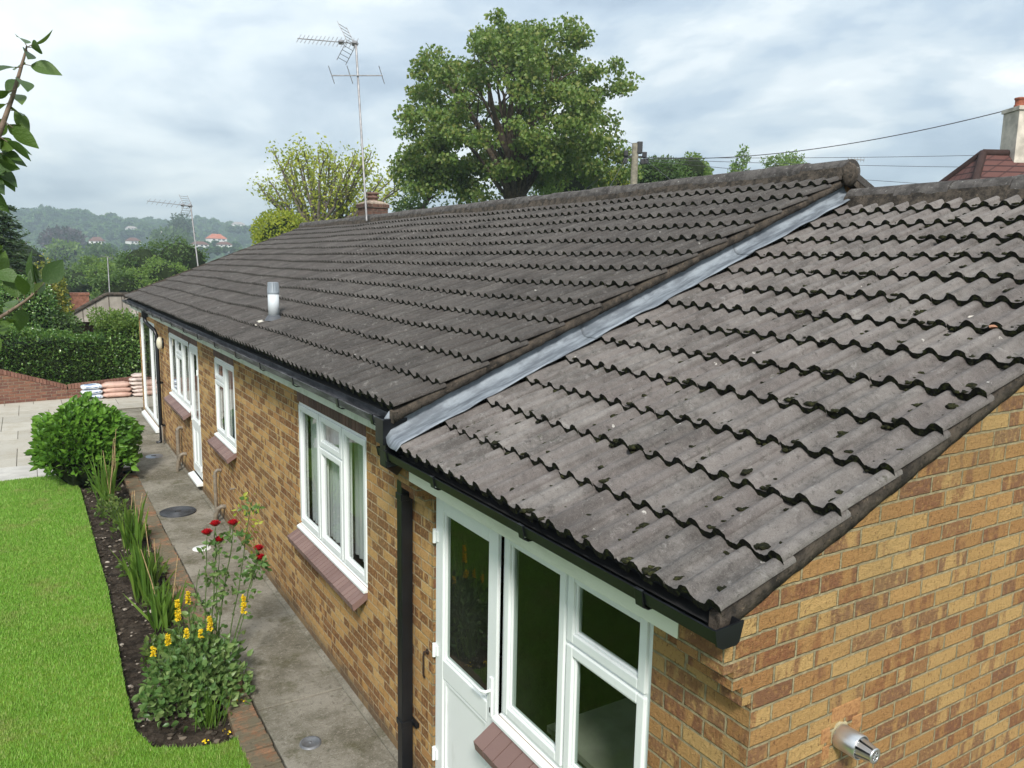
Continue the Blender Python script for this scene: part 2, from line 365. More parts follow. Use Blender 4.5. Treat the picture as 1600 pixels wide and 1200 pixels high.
c = t.mix(t.step(t.noise(9, 6, 0.7), 0.35, 0.65), (0.055, 0.050, 0.047), (0.125, 0.114, 0.106))
c = t.mix(t.math('MULTIPLY', t.step(t.noise(30, 5, 0.75), 0.60, 0.68), 0.7), c, (0.40, 0.39, 0.36))
t.color(t.mix(t.math('MULTIPLY', t.step(t.noise(14, 5, 0.8), 0.58, 0.68), 0.8), c, (0.03, 0.03, 0.018))); t.bump(t.noise(50, 5, 0.7), 0.012); RIDGE = t.m
t = MT('lead_sheet', 0.62, 0.4, 0.12)
c = t.mix(t.step(t.noise(7, 6, 0.65, stretch=(0.6, 3.0, 0.6)), 0.35, 0.66), (0.11, 0.125, 0.145), (0.245, 0.275, 0.305))
t.color(t.mix(t.math('MULTIPLY', t.step(t.noise(18, 5, 0.75), 0.55, 0.72), 0.6), c, (0.12, 0.14, 0.15))); t.bump(t.noise(14, 4), 0.008); LEAD = t.m
t = MT('white_upvc', 0.32, 0.45); t.color(t.mix(t.step(t.noise(5, 5), 0.35, 0.7), (0.68, 0.715, 0.70), (0.77, 0.795, 0.785))); t.color(t.mix(t.math('MULTIPLY', t.step(t.noise(11, 6, 0.75, stretch=(1, 1, .3)), 0.55, 0.75), 0.35), t.mix(t.noise(5, 5), (0.70, 0.735, 0.72), (0.77, 0.795, 0.785)), (0.45, 0.47, 0.42))); UPVC = t.m
t = MT('cream_paint', 0.45, 0.4); t.color(t.mix(t.math('MULTIPLY', t.step(t.noise(4, 6, 0.7, stretch=(1, 0.4, 2)), 0.5, 0.75), 0.6), (0.72, 0.74, 0.62), (0.50, 0.52, 0.40))); t.bump(t.noise(30, 4), 0.002); FASCIA = t.m
t = MT('aged_white_fascia', 0.5, 0.4); t.color(t.mix(t.math('MULTIPLY', t.step(t.noise(3, 6, 0.7), 0.45, 0.7), 0.8), (0.60, 0.64, 0.56), (0.33, 0.40, 0.29))); FASCIA2 = t.m
BLACK = plain('black_upvc', (0.007, 0.008, 0.010), 0.32, 0.4, var=0.25)
t = MT('gutter_grey', 0.5, 0.4); t.color(t.mix(t.step(t.noise(6, 5, 0.7, stretch=(3, 0.5, 3)), 0.38, 0.66), (0.035, 0.036, 0.04), (0.14, 0.14, 0.15))); GUT2 = t.m
t = MT('quarry_sill', 0.6, 0.35); t.color(t.mix(t.island(), (0.17, 0.105, 0.092), (0.225, 0.145, 0.125))); t.bump(t.noise(90, 3), 0.002); SILL = t.m
MORT = plain('sill_mortar', (0.40, 0.27, 0.17), 0.9, 0.1, var=0.3, scale=30)
t = MT('soldier_course', 0.7, 0.25); t.color(t.mix(t.island(), (0.085, 0.050, 0.042), (0.15, 0.085, 0.07))); t.bump(t.noise(70, 3), 0.003); SOLD = t.m
GLASS = glass_mat('window_glass', (0.97, 0.985, 0.98)); GLASS_D = glass_mat('door_glass', (0.62, 0.70, 0.66), 1.05)
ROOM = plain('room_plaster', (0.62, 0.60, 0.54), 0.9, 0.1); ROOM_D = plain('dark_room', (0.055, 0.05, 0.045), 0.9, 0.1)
t = leaf_mat('net_curtain', [(0.52, 0.56, 0.55), (0.46, 0.51, 0.50)], 0.25, 0.8, tcol=(0.9, 0.9, 0.9)); VOILE = t
GREENC = leaf_mat('green_curtain', [(0.30, 0.46, 0.20), (0.34, 0.52, 0.24)], 0.4, 0.8)
STEEL = plain('brushed_steel', (0.62, 0.62, 0.62), 0.28, 0.5, 0.9, 0.06, 20)
ALU = plain('weathered_aluminium', (0.30, 0.29, 0.29), 0.5, 0.4, 0.6, 0.2, 10)
WHITEM = plain('white_metal', (0.52, 0.55, 0.57), 0.4, 0.4, 0.0, 0.05)
PIPEG = plain('grey_waste_pipe', (0.20, 0.17, 0.13), 0.5, 0.4, 0.0, 0.3, 14)
t = MT('mossy_concrete', 0.93, 0.15)
c = t.mix(t.step(t.noise(1.6, 7, 0.65), 0.35, 0.65), (0.140, 0.126, 0.094), (0.275, 0.252, 0.208))
c = t.mix(t.math('MULTIPLY', t.step(t.noise(22, 6, 0.8), 0.50, 0.64), 0.55), c, (0.34, 0.315, 0.26))
c = t.mix(t.math('MULTIPLY', t.step(t.noise(15, 6, 0.8, dist=.6), 0.52, 0.66), 0.55), c, (0.065, 0.058, 0.038))
c = t.mix(t.math('MULTIPLY', t.step(t.noise(110, 3, 0.75), 0.60, 0.72), 0.8), c, (0.55, 0.50, 0.42))
c = t.mix(t.math('MULTIPLY', t.step(t.noise(2.7, 7, 0.78), 0.50, 0.68), 0.7), c, (0.080, 0.074, 0.034))
t.color(t.mix(t.math('MULTIPLY', t.step(t.noise(90, 4, 0.7), 0.58, 0.7), 0.75), c, (0.05, 0.045, 0.035))); t.bump(t.noise(120, 4, 0.7), 0.006); PATHM = t.m
t = MT('worn_edging_brick', 0.9, 0.15)
c = t.mix(t.island(), (0.24, 0.125, 0.07), (0.31, 0.17, 0.10))
c = t.mix(t.step(t.noise(5, 6, 0.75), 0.38, 0.54), c, (0.165, 0.14, 0.095))
t.color(t.mix(t.math('MULTIPLY', t.step(t.noise(45, 5, 0.8), 0.55, 0.66), 0.9), c, (0.07, 0.055, 0.04))); t.bump(t.noise(45, 5, 0.75), 0.015); EDGEB = t.m
t = MT('patio_flag', 0.9, 0.15)
c = t.mix(t.island(), (0.37, 0.345, 0.295), (0.46, 0.43, 0.37)); c = t.mix(t.math('MULTIPLY', t.step(t.noise(2.5, 6, 0.7), 0.4, 0.7), 0.5), c, (0.30, 0.26, 0.19))
t.color(t.mix(t.math('MULTIPLY', t.step(t.noise(40, 5, 0.7), 0.56, 0.72), 0.4), c, (0.17, 0.14, 0.10))); t.bump(t.noise(50, 4), 0.003); PATIO = t.m
PATIOL = plain('pale_flag', (0.44, 0.42, 0.385), 0.85, 0.2, 0, 0.12, 4, 0.002)
JOINT = plain('joint_dirt', (0.10, 0.085, 0.06), 0.95, 0.1, 0, 0.3, 12)
t = MT('garden_soil', 0.95, 0.1)
c = t.mix(t.step(t.noise(9, 7, 0.7), 0.36, 0.64), (0.024, 0.018, 0.013), (0.085, 0.066, 0.05))
t.color(t.mix(t.math('MULTIPLY', t.step(t.noise(70, 4, 0.8), 0.6, 0.7), 0.7), c, (0.20, 0.17, 0.14))); t.bump(t.noise(30, 6, 0.75), 0.05); SOIL = t.m
t = MT('lawn_turf', 0.9, 0.1); c = t.mix(t.step(t.noise(1.3, 5), 0.35, 0.65), (0.11, 0.215, 0.020), (0.18, 0.28, 0.034))
t.color(t.mix(t.math('MULTIPLY', t.step(t.noise(2.1, 6, 0.7), 0.58, 0.74), 0.6), c, (0.22, 0.21, 0.07))); t.bump(t.noise(60, 4, 0.7), 0.02); TURF = t.m
GND = plain('rough_grass', (0.055, 0.095, 0.03), 0.95, 0.1, 0, 0.4, 0.02)

t = MT('grass_blade', 0.5, 0.25); isl = t.island()
c = t.ramp(isl, [(0.0, (0.15, 0.315, 0.034)), (0.4, (0.210, 0.420, 0.052)), (0.75, (0.270, 0.485, 0.076)), (1.0, (0.40, 0.46, 0.15))])
c = t.mix(t.math('MULTIPLY', t.step(t.noise(1.7, 7, 0.75), 0.50, 0.70), 0.60), c, (0.36, 0.33, 0.13))
t.color(c); tr = t.n('ShaderNodeBsdfTranslucent'); t.put(tr.inputs[0], c); mx = t.n('ShaderNodeMixShader'); mx.inputs[0].default_value = 0.35
t.nt.links.new(t.b.outputs[0], mx.inputs[1]); t.nt.links.new(tr.outputs[0], mx.inputs[2]); t.nt.links.new(mx.outputs[0], t.nt.nodes['Material Output'].inputs[0]); BLADE = t.m

L_BIG = leaf_mat('maple_leaf', [(0.066, 0.120, 0.024), (0.105, 0.172, 0.034), (0.155, 0.220, 0.046), (0.185, 0.195, 0.052)], 0.3, 0.42)
L_POL = leaf_mat('yellow_green_leaf', [(0.34, 0.37, 0.05), (0.42, 0.44, 0.065), (0.26, 0.32, 0.05)], 0.4)
L_GOLD = leaf_mat('golden_leaf', [(0.25, 0.29, 0.025), (0.33, 0.35, 0.03), (0.18, 0.25, 0.03)], 0.35)
L_VAR = leaf_mat('variegated_leaf', [(0.30, 0.25, 0.03), (0.10, 0.15, 0.03), (0.36, 0.32, 0.05), (0.07, 0.11, 0.03)], 0.3)
L_HYD = leaf_mat('hydrangea_leaf', [(0.055, 0.135, 0.018), (0.090, 0.215, 0.024), (0.150, 0.300, 0.036)], 0.25, 0.42)
L_HEDGE = leaf_mat('laurel_leaf', [(0.036, 0.092, 0.018), (0.068, 0.148, 0.028), (0.150, 0.240, 0.052)], 0.2, 0.30, spec=0.5)
L_LIGHT = leaf_mat('light_shrub_leaf', [(0.075, 0.135, 0.028), (0.12, 0.20, 0.04), (0.17, 0.24, 0.055)], 0.35)
L_MID = leaf_mat('mid_tree_leaf', [(0.035, 0.070, 0.018), (0.058, 0.108, 0.026), (0.085, 0.140, 0.035)], 0.25)
L_CON = leaf_mat('conifer_leaf', [(0.018, 0.038, 0.016), (0.030, 0.058, 0.022), (0.055, 0.085, 0.030)], 0.15)
L_IRIS = leaf_mat('iris_leaf', [(0.055, 0.120, 0.020), (0.10, 0.195, 0.030), (0.18, 0.28, 0.050)], 0.35, 0.35)
L_ROSE = leaf_mat('rose_leaf', [(0.060, 0.130, 0.036), (0.105, 0.190, 0.055), (0.21, 0.29, 0.10)], 0.25, 0.38)
L_YEL = leaf_mat('loosestrife_leaf', [(0.055, 0.10, 0.022), (0.085, 0.145, 0.03), (0.16, 0.21, 0.06)], 0.3)
t = MT('apple_leaf', 0.42, 0.35); isl = t.island(); c = t.ramp(isl, [(0.0, (0.030, 0.062, 0.016)), (0.6, (0.052, 0.098, 0.022)), (1.0, (0.100, 0.165, 0.032))])
t.color(t.mix(t.math('MULTIPLY', t.step(t.noise(160, 4, 0.7), 0.52, 0.7), 0.4), c, (0.10, 0.15, 0.05))); t.bump(t.noise(220, 3), 0.002)
tr = t.n('ShaderNodeBsdfTranslucent'); t.put(tr.inputs[0], (0.13, 0.22, 0.03)); mx = t.n('ShaderNodeMixShader'); mx.inputs[0].default_value = 0.22
t.nt.links.new(t.b.outputs[0], mx.inputs[1]); t.nt.links.new(tr.outputs[0], mx.inputs[2]); t.nt.links.new(mx.outputs[0], t.nt.nodes['Material Output'].inputs[0]); L_APPLE = t.m
BARK = plain('bark', (0.075, 0.058, 0.042), 0.9, 0.1, 0, 0.4, 8, 0.01)
BARKG = plain('grey_bark', (0.13, 0.11, 0.09), 0.9, 0.1, 0, 0.3, 8)
TWIG = plain('apple_twig', (0.16, 0.115, 0.085), 0.7, 0.2, 0, 0.3, 60)
STRAW = plain('dry_stalk', (0.36, 0.26, 0.14), 0.8, 0.15, 0, 0.25, 30)
GSTEM = plain('green_stem', (0.075, 0.115, 0.035), 0.6, 0.3, 0, 0.3, 40)
t = MT('rose_petal', 0.5, 0.3); t.color(t.mix(t.island(), (0.26, 0.004, 0.008), (0.48, 0.010, 0.018))); PETAL = t.m
t = MT('yellow_petal', 0.5, 0.3); t.color(t.mix(t.island(), (0.62, 0.42, 0.010), (0.75, 0.56, 0.02))); YPETAL = t.m

# ------------------------------------------------------------------ house numbers
KS = 0.407; SL = math.sqrt(1+KS*KS); SX, SZ = 1/SL, KS/SL
XE, ZE_EXT, ZE_MAIN, XR = -0.27, 2.515, 2.765, 3.95          # eave crest line, ridge line
YV = 2.64                                                    # near verge of the long roof
YF = 18.45                                                   # far verge
def zext(x): return ZE_EXT + KS*(x-XE)
def zmain(x): return ZE_MAIN + KS*(x-XE)
ZT = 2.28

house = thing('bungalow', 'yellow brick bungalow with two low grey tiled roofs, white windows and a lower near end', 'bungalow', (0, 0, 0))

# --- outer brick walls
def wall_x(mb, y0, y1, z0, z1, holes, x=0.0, dep=0.10):
    ys = sorted({y0, y1, *[h[0] for h in holes], *[h[1] for h in holes]}); zs = sorted({z0, z1, *[h[2] for h in holes], *[h[3] for h in holes]})
    for a, b in zip(ys, ys[1:]):
        for c, d in zip(zs, zs[1:]):
            if any(h[0] <= a and b <= h[1] and h[2] <= c and d <= h[3] for h in holes): continue
            mb.quad((x, a, c), (x, a, d), (x, b, d), (x, b, c))
    for a, b, c, d in holes:
        mb.quad((x, a, c), (x, a, d), (x+dep, a, d), (x+dep, a, c)); mb.quad((x, b, c), (x, b, d), (x+dep, b, d), (x+dep, b, c))
        mb.quad((x, a, d), (x, b, d), (x+dep, b, d), (x+dep, a, d)); mb.quad((x, a, c), (x, b, c), (x+dep, b, c), (x+dep, a, c))
WA = (3.81, 5.63, 1.06, ZT); WB = (8.37, 9.62, 1.20, ZT); WC = (11.65, 13.74, 1.17, ZT); DC = (10.84, 11.65, 0.16, ZT); DD = (15.62, 17.98, 0.12, ZT)
mb = MB(); wall_x(mb, 2.66, 18.22, -0.3, 2.60, [WA, WB, WC, DC, DD])
mb.quad((0, 18.22, -0.3), (0, 18.22, 2.6), (7.9, 18.22, 2.6), (7.9, 18.22, -0.3)); mb.add([(0, 18.22, 2.6), (7.9, 18.22, 2.6), (XR, 18.22, zmain(XR)-0.09)], [(0, 1, 2)])
mb.quad((7.9, 2.66, -0.3), (7.9, 2.66, 2.6), (7.9, 18.22, 2.6), (7.9, 18.22, -0.3))
mb.add([(0, 2.74, -0.3), (7.9, 2.74, -0.3), (7.9, 2.74, 2.6), (XR, 2.74, zmain(XR)-0.09), (0, 2.74, 2.6)], [(0, 1, 2, 3, 4)])
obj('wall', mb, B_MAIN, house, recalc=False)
DE = (1.776, 2.63, 0.12, 2.20); WE = (0.53, 1.776, 1.07, 2.20)
mb = MB(); wall_x(mb, 0.0, 2.66, -0.3, 2.42, [DE, WE])
G0 = lambda x: zext(x) - 0.135
mb.add([(0, 0, -0.3), (7.9, 0, -0.3), (7.9, 0, G0(0)), (XR, 0, G0(XR)), (0, 0, G0(0))], [(0, 1, 2, 3, 4)])
mb.quad((7.9, 0, -0.3), (7.9, 0, 2.4), (7.9, 2.66, 2.4), (7.9, 2.66, -0.3))
# stepped brick kneelers carrying both ends of the eaves
for ya, yb in ((0.0, 0.225), (2.655, 2.90)):
    for i, (za, zb, xo) in enumerate([(2.06, 2.132, -0.052), (2.135, 2.207, -0.106), (2.21, 2.44, -0.16)]):
        j = 0.0015*i
        mb.box(xo, 0.02, ya - (0.001 if ya == 0 else 0) - j, yb+j, za, zb)
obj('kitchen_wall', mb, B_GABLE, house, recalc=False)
# --- soldier courses above the window heads
def soldiers(y0, y1):
    m = MB(); n = round((y1-y0)/0.075); w_ = (y1-y0)/n
    for i in range(n): m.box(-0.004+random.uniform(-.001, .001), 0.05, y0+i*w_+0.004, y0+(i+1)*w_-0.004, ZT+0.004, 2.50)
    m.box(-0.001, 0.04, y0, y1, ZT+0.002, 2.502, 1)
    return obj('soldier_course', m, [SOLD, MORT], house)
for y0, y1 in ((3.81, 5.63), (8.37, 9.62), (10.84, 13.74)): soldiers(y0, y1)

# --- rooms behind the glass
def room(x0, x1, y0, y1, z0, z1, m):
    mb = MB()
    mb.quad((x1, y0, z0), (x1, y1, z0), (x1, y1, z1), (x1, y0, z1)); mb.quad((x0, y0, z0), (x0, y0, z1), (x1, y0, z1), (x1, y0, z0)); mb.quad((x0, y1, z0), (x0, y1, z1), (x1, y1, z1), (x1, y1, z0))
    mb.quad((x0, y0, z0), (x1, y0, z0), (x1, y1, z0), (x0, y1, z0)); mb.quad((x0, y0, z1), (x1, y0, z1), (x1, y1, z1), (x0, y1, z1))
    return obj('interior_wall', mb, m, house, recalc=False)
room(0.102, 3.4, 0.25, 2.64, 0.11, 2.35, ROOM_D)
for a, b in ((3.0, 7.0), (7.05, 10.4), (10.45, 14.5), (14.55, 18.1)): room(0.102, 4.0, a, b, 0.10, 2.40, ROOM)

m = MB(); m.box(0.30, 0.90, 0.28, 1.72, 0.90, 0.94); m.box(0.33, 0.90, 0.28, 1.72, 0.12, 0.90); obj('worktop', m, plain('worktop_laminate', (0.42, 0.38, 0.32), 0.5, 0.4), house)
kj = thing('storage_jar', 'pale storage jar dimly visible through the lower right pane of the kitchen window', 'jar', (0.42, 0.86, 0.94))
m = MB(); m.lathe([(0, 0), (.075, 0), (.08, .02), (.08, .19), (.07, .21), (0, .212)], (0.42, 0.86, 0.941), seg=24); obj('jar_body', m, plain('white_glaze', (0.75, 0.76, 0.72), 0.3, 0.5), kj)
m = MB(); m.lathe([(0, 0), (.066, 0), (.066, .03), (.02, .035), (.018, .055), (0, .057)], (0.42, 0.86, 1.153), seg=24); obj('lid', m, plain('white_lid', (0.70, 0.71, 0.68), 0.3, 0.5), kj)
# --- windows: outer frame is the part, sashes, panes, sill and curtain are its pieces
def rect_frame(mb, y0, y1, z0, z1, wd, x0, x1, mi=0):
    mb.box(x0, x1, y0, y0+wd, z0, z1, mi); mb.box(x0, x1, y1-wd, y1, z0, z1, mi)
    mb.box(x0+0.0004, x1-0.0004, y0+wd, y1-wd, z0, z0+wd, mi); mb.box(x0+0.0004, x1-0.0004, y0+wd, y1-wd, z1-wd, z1, mi)
def sash(y0, y1, z0, z1, parent, gl=GLASS, wd=0.050, x0=0.0):
    m = MB(); rect_frame(m, y0, y1, z0, z1, wd, x0, x0+0.05); o = obj('sash', m, UPVC, parent, bevel=0.006)
    m = MB(); rect_frame(m, y0+wd+0.0005, y1-wd-0.0005, z0+wd+0.0005, z1-wd-0.0005, 0.014, x0+0.014, x0+0.04); obj('bead', m, UPVC, parent, bevel=0.004)
    m = MB(); m.quad((x0+.026, y0+wd-.004, z0+wd-.004), (x0+.026, y0+wd-.004, z1-wd+.004), (x0+.026, y1-wd+.004, z1-wd+.004), (x0+.026, y1-wd+.004, z0+wd-.004)); obj('pane', m, gl, parent, recalc=False)
def window(rc, mulls, trans, gl=GLASS, name='window', fr=0.042, sill=True, sill_span=None, sw=0.0683, sd=(0.13, 0.075)):
    y0, y1, z0, z1 = rc; m = MB(); x0, x1 = 0.016, 0.086
    rect_frame(m, y0+0.002, y1-0.002, z0+0.002, z1-0.002, fr, x0, x1)
    cuts = [y0+fr+0.002] + [q for q in mulls] + [y1-fr-0.002]
    for q in mulls: m.box(x0+0.0008, x1-0.0008, q-0.024, q+0.024, z0+fr+0.002, z1-fr-0.002)
    cells = []
    for i, (a, b) in enumerate(zip(cuts, cuts[1:])):
        a2 = a + (0.024 if i else 0); b2 = b - (0.024 if i < len(cuts)-2 else 0)
        zs = [z0+fr+0.002, z1-fr-0.002]
        if i in trans:
            m.box(x0+0.0012, x1-0.0012, a2, b2, trans[i]-0.022, trans[i]+0.022)
            cells += [(a2, b2, zs[0], trans[i]-0.022), (a2, b2, trans[i]+0.022, zs[1])]
        else: cells.append((a2, b2, zs[0], zs[1]))
    w_ = obj(name, m, UPVC, house, bevel=0.005)
    for a, b, c, d in cells: sash(a-0.014, b+0.014, c-0.014, d+0.014, w_, gl)
    if sill:
        ya, yb = sill_span or (y0, y1)
        m = MB(); m.prism_y([(0.09, z0+0.004), (0.09, z0-0.03), (-0.034, z0-0.038), (-0.034, z0-0.018), (0.012, z0+0.004)], ya+0.003, yb-0.003); obj('sub_sill', m, UPVC, w_, bevel=0.003)
        m = MB(); n = round((yb-ya)/sw); ww = (yb-ya)/n; ox, dz = sd; zt = z0-0.034
        for i in range(n):
            e = 0.0035; j = random.uniform(-0.0015, 0.0015)
            m.prism_y([(-0.001, zt+j), (-ox, zt-dz+j), (-ox+0.012, zt-dz-0.055+j), (-0.001, zt-0.055+j)], ya+i*ww+e, ya+(i+1)*ww-e)
        m.prism_y([(0.02, zt-0.006), (-ox+0.006, zt-dz-0.006), (-ox+0.016, zt-dz-0.05), (0.02, zt-0.05)], ya+0.03, yb-0.03, 1)
        obj('sill', m, [SILL, MORT], w_)
    return w_
def curtain(parent, y0, y1, z0, z1, m, x=0.17, amp=0.011, wl=0.10):
    n = int((y1-y0)/wl*8); ys = np.linspace(y0, y1, n); V = []
    for z in (z0, z1): V += [(x + amp*math.sin(2*math.pi*(y-y0)/wl + 0.7*math.sin(9*y)) + 0.4*amp*math.sin(23*y), y, z) for y in ys]
    F = [(i, i+1, n+i+1, n+i) for i in range(n-1)]
    return arr_obj('curtain', V, F, m, parent, True)
wa = window(WA, [4.385, 4.99], {1: 1.965}); curtain(wa, 4.45, 5.55, 1.1, 2.27, VOILE, 0.105); curtain(wa, 3.86, 4.16, 1.1, 2.27, GREENC, 0.12); curtain(wa, 4.1, 4.5, 1.1, 2.27, VOILE, 0.15)
wb = window(WB, [8.995], {1: 1.965}); curtain(wb, 8.42, 9.55, 1.22, 2.26, VOILE, 0.13)
wc = window(WC, [12.32, 12.97], {1: 1.965}, sill_span=(11.67, 13.74))
we = window(WE, [1.154], {0: 1.792}, GLASS_D, sill_span=(0.50, 1.80), sw=0.108, sd=(0.15, 0.095), fr=0.05)
wd_ = window(DD, [16.35], {}, GLASS, 'patio_door', 0.06, sill=False)
m = MB(); m.prism_y([(0.06, 0.12), (0.06, 0.02), (-0.07, 0.02), (-0.07, 0.07), (0.0, 0.118)], 15.62, 17.98); obj('step_sill', m, UPVC, wd_, bevel=0.004)
# --- kitchen door with white hinges and lever handle
def door(rc, zg0, gl, hinge_far=True, panels=1):
    y0, y1, z0, z1 = rc; m = MB(); rect_frame(m, y0+0.002, y1-0.002, z0+0.002, z1-0.002, 0.045, 0.018, 0.09)
    d = obj('door', m, UPVC, house, bevel=0.005)
    a, b, c, e = y0+0.034, y1-0.034, z0+0.034, z1-0.034; st = 0.105
    m = MB(); X0, X1 = 0.0, 0.055
    m.box(X0, X1, a, a+st, c, e); m.box(X0, X1, b-st, b, c, e); m.box(X0+.0005, X1-.0005, a+st, b-st, e-st, e); m.box(X0+.0005, X1-.0005, a+st, b-st, zg0-0.13, zg0); m.box(X0+.0005, X1-.0005, a+st, b-st, c, c+0.14)
    obj('door_leaf', m, UPVC, d, bevel=0.006)
    m = MB(); ya, yb = a+st, b-st; n = panels; wq = (yb-ya)/n
    m.box(0.020, 0.045, ya, yb, c+0.14, zg0-0.13)
    for i in range(n): rect_frame(m, ya+i*wq+0.012, ya+(i+1)*wq-0.012, c+0.152, zg0-0.142, 0.02, 0.008, 0.0204)
    obj('door_panel', m, UPVC, d, bevel=0.003)
    m = MB(); rect_frame(m, ya+.0005, yb-.0005, zg0+.0005, e-st-.0005, 0.016, 0.012, 0.045); obj('bead', m, UPVC, d, bevel=0.003)
    m = MB(); m.quad((.028, ya-.004, zg0-.004), (.028, ya-.004, e-st+.004), (.028, yb+.004, e-st+.004), (.028, yb+.004, zg0-.004)); obj('pane', m, gl, d, recalc=False)
    yh = y1-0.04 if hinge_far else y0+0.04
    for zh in (0.36, 1.10, 1.88):
        m = MB(); m.tube([(-0.012, yh, zh-0.045), (-0.012, yh, zh+0.045)], 0.013, 10); m.box(-0.010, 0.02, yh-0.035, yh+0.03, zh-0.035, zh+0.035); obj('hinge', m, UPVC, d, bevel=0.004)
    yq = a+0.045 if hinge_far else b-0.045; sg = 1 if hinge_far else -1
    m = MB(); m.box(-0.012, 0.001, yq-0.015, yq+0.015, 1.02, 1.26)
    m.tube([(-0.01, yq, 1.18), (-0.045, yq, 1.18), (-0.055, yq+sg*0.03, 1.175), (-0.052, yq+sg*0.13, 1.168)], [0.009, 0.010, 0.010, 0.008], 10); obj('handle', m, UPVC, d, bevel=0.003)
    m = MB(); m.box(-0.014, -0.0125, yq-0.005, yq+0.005, 1.045, 1.075); obj('keyhole', m, BLACK, d)
    m = MB(); m.prism_y([(0.06, z0), (0.06, z0-0.06), (-0.09, z0-0.06), (-0.09, z0-0.03), (0.0, z0)], y0, y1); obj('threshold', m, UPVC, d, bevel=0.004)
    return d
door(DE, 1.075, GLASS_D, True, 1)
door(DC, 1.06, GLASS, False, 2)

# --- tiled roof slopes
def prof(hi):
    ts = np.linspace(0, 1, 37 if hi else 21); h = np.zeros_like(ts)
    d = np.abs((ts-0.13) % 0.5-0.25)/0.25            # 0 on the crest of a roll, 1 in the middle of a trough
    h = np.where(d < 0.56, np.cos(np.pi/2*np.clip(d/0.56, 0, 1))**0.80, 0) - 0.20*np.sin(np.pi/2*np.clip((d-0.45)/0.55, 0, 1))
    h = 0.033*h - 0.033 + 0.005*np.clip((ts-0.92)/0.08, 0, 1)
    return np.append(ts, 1.0), np.append(h, h[-1]-0.015)
def roof_tiles(ya, yb, nt_, nc, z0, hi, sag, mats, seed):
    rg = np.random.default_rng(seed); ts, hs = prof(hi); m = len(ts); w_ = (ya-yb)/nt_
    slen = (XR-XE)*SL; g = slen/nc
    srow = np.array([0, 0, 0, .08, .3, .6, 1.0]) if hi else np.array([0, 0, 0, .1, 1.0])
    lift0 = 0.040; thick = 0.033
    I, J = np.meshgrid(np.arange(nc), np.arange(nt_), indexing='ij'); n = I.size; I = I.ravel(); J = J.ravel()
    ds = rg.normal(0, 0.004, n); dl = rg.normal(0, 0.0025, n); dy = rg.normal(0, 0.0015, n); tw = rg.normal(0, 0.003, n)
    rows = len(srow); s = I[:, None]*g + ds[:, None] + srow[None]*(g+0.05); s = np.minimum(s, slen-0.01)
    lift = (lift0+dl)[:, None]*(1-srow[None]) ; lift = np.broadcast_to(lift, s.shape).copy(); lift[:, 0] -= thick
    S = np.broadcast_to(s[:, :, None], (n, rows, m)).copy(); H = hs[None, None] + lift[:, :, None] + tw[:, None, None]*(ts[None, None]-0.5)
    Y = (ya - (J[:, None, None]+ts[None, None])*w_ + dy[:, None, None]) + 0*S
    H = H - lift0
    if hi:
        H[:, 1:] += rg.normal(0, 0.0006, H[:, 1:].shape); fr = rg.normal(0, 0.0012, (n, m)); S[:, 0] += fr; S[:, 1] += fr; S[:, 2] += fr; H[:, 0] += rg.normal(0, 0.0015, (n, m))
    X = XE + S*SX - H*SZ; Z = z0 + S*SZ + H*SX
    Z = Z + sag*(np.sin(Y*0.9+1.0)*np.sin(X*1.1+0.4) + 0.5*np.sin(Y*2.3+X))
    V = np.stack([X, Y, Z], -1).reshape(-1, 3)
    F = []; mi = []
    for r in range(rows-1):
        if r == 1: continue
        for k in range(m-1):
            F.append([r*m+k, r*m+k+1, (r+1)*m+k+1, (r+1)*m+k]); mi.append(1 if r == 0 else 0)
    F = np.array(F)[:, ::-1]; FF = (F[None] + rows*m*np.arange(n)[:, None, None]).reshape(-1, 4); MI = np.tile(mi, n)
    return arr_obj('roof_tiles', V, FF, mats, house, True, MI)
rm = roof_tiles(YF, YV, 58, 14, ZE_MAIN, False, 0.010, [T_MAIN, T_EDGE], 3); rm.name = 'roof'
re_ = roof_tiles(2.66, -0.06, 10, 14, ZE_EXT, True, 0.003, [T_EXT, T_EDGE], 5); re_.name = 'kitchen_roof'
# boarding under the tiles, added to stop light leaks, and the slopes facing away
mb = MB()
for (ya, yb, zf) in ((YF-0.05, 2.70, zmain), (2.68, -0.0, zext)):
    mb.quad((XE+0.05, ya, zf(XE+0.05)-0.128), (XR, ya, zf(XR)-0.128), (XR, yb, zf(XR)-0.128), (XE+0.05, yb, zf(XE+0.05)-0.128))
obj('roof_boarding', mb, plain('roofing_felt', (0.02, 0.02, 0.02), 0.9, 0.1), house, recalc=False)
mb = MB()
for (ya, yb, zf) in ((YF, YV-0.02, zmain), (2.68, -0.06, zext)):
    a, b = (XR, zf(XR)-0.01), (8.17, zf(XE)-0.01)
    mb.add([(a[0], ya, a[1]), (a[0], yb, a[1]), (b[0], yb, b[1]), (b[0], ya, b[1]), (a[0], ya, a[1]-.06), (a[0], yb, a[1]-.06), (b[0], yb, b[1]-.06), (b[0], ya, b[1]-.06)], [(0, 1, 2, 3), (7, 6, 5, 4), (1, 5, 6, 2), (3, 7, 4, 0), (2, 6, 7, 3)])
obj('rear_roof', mb, T_MAIN, house, recalc=False)
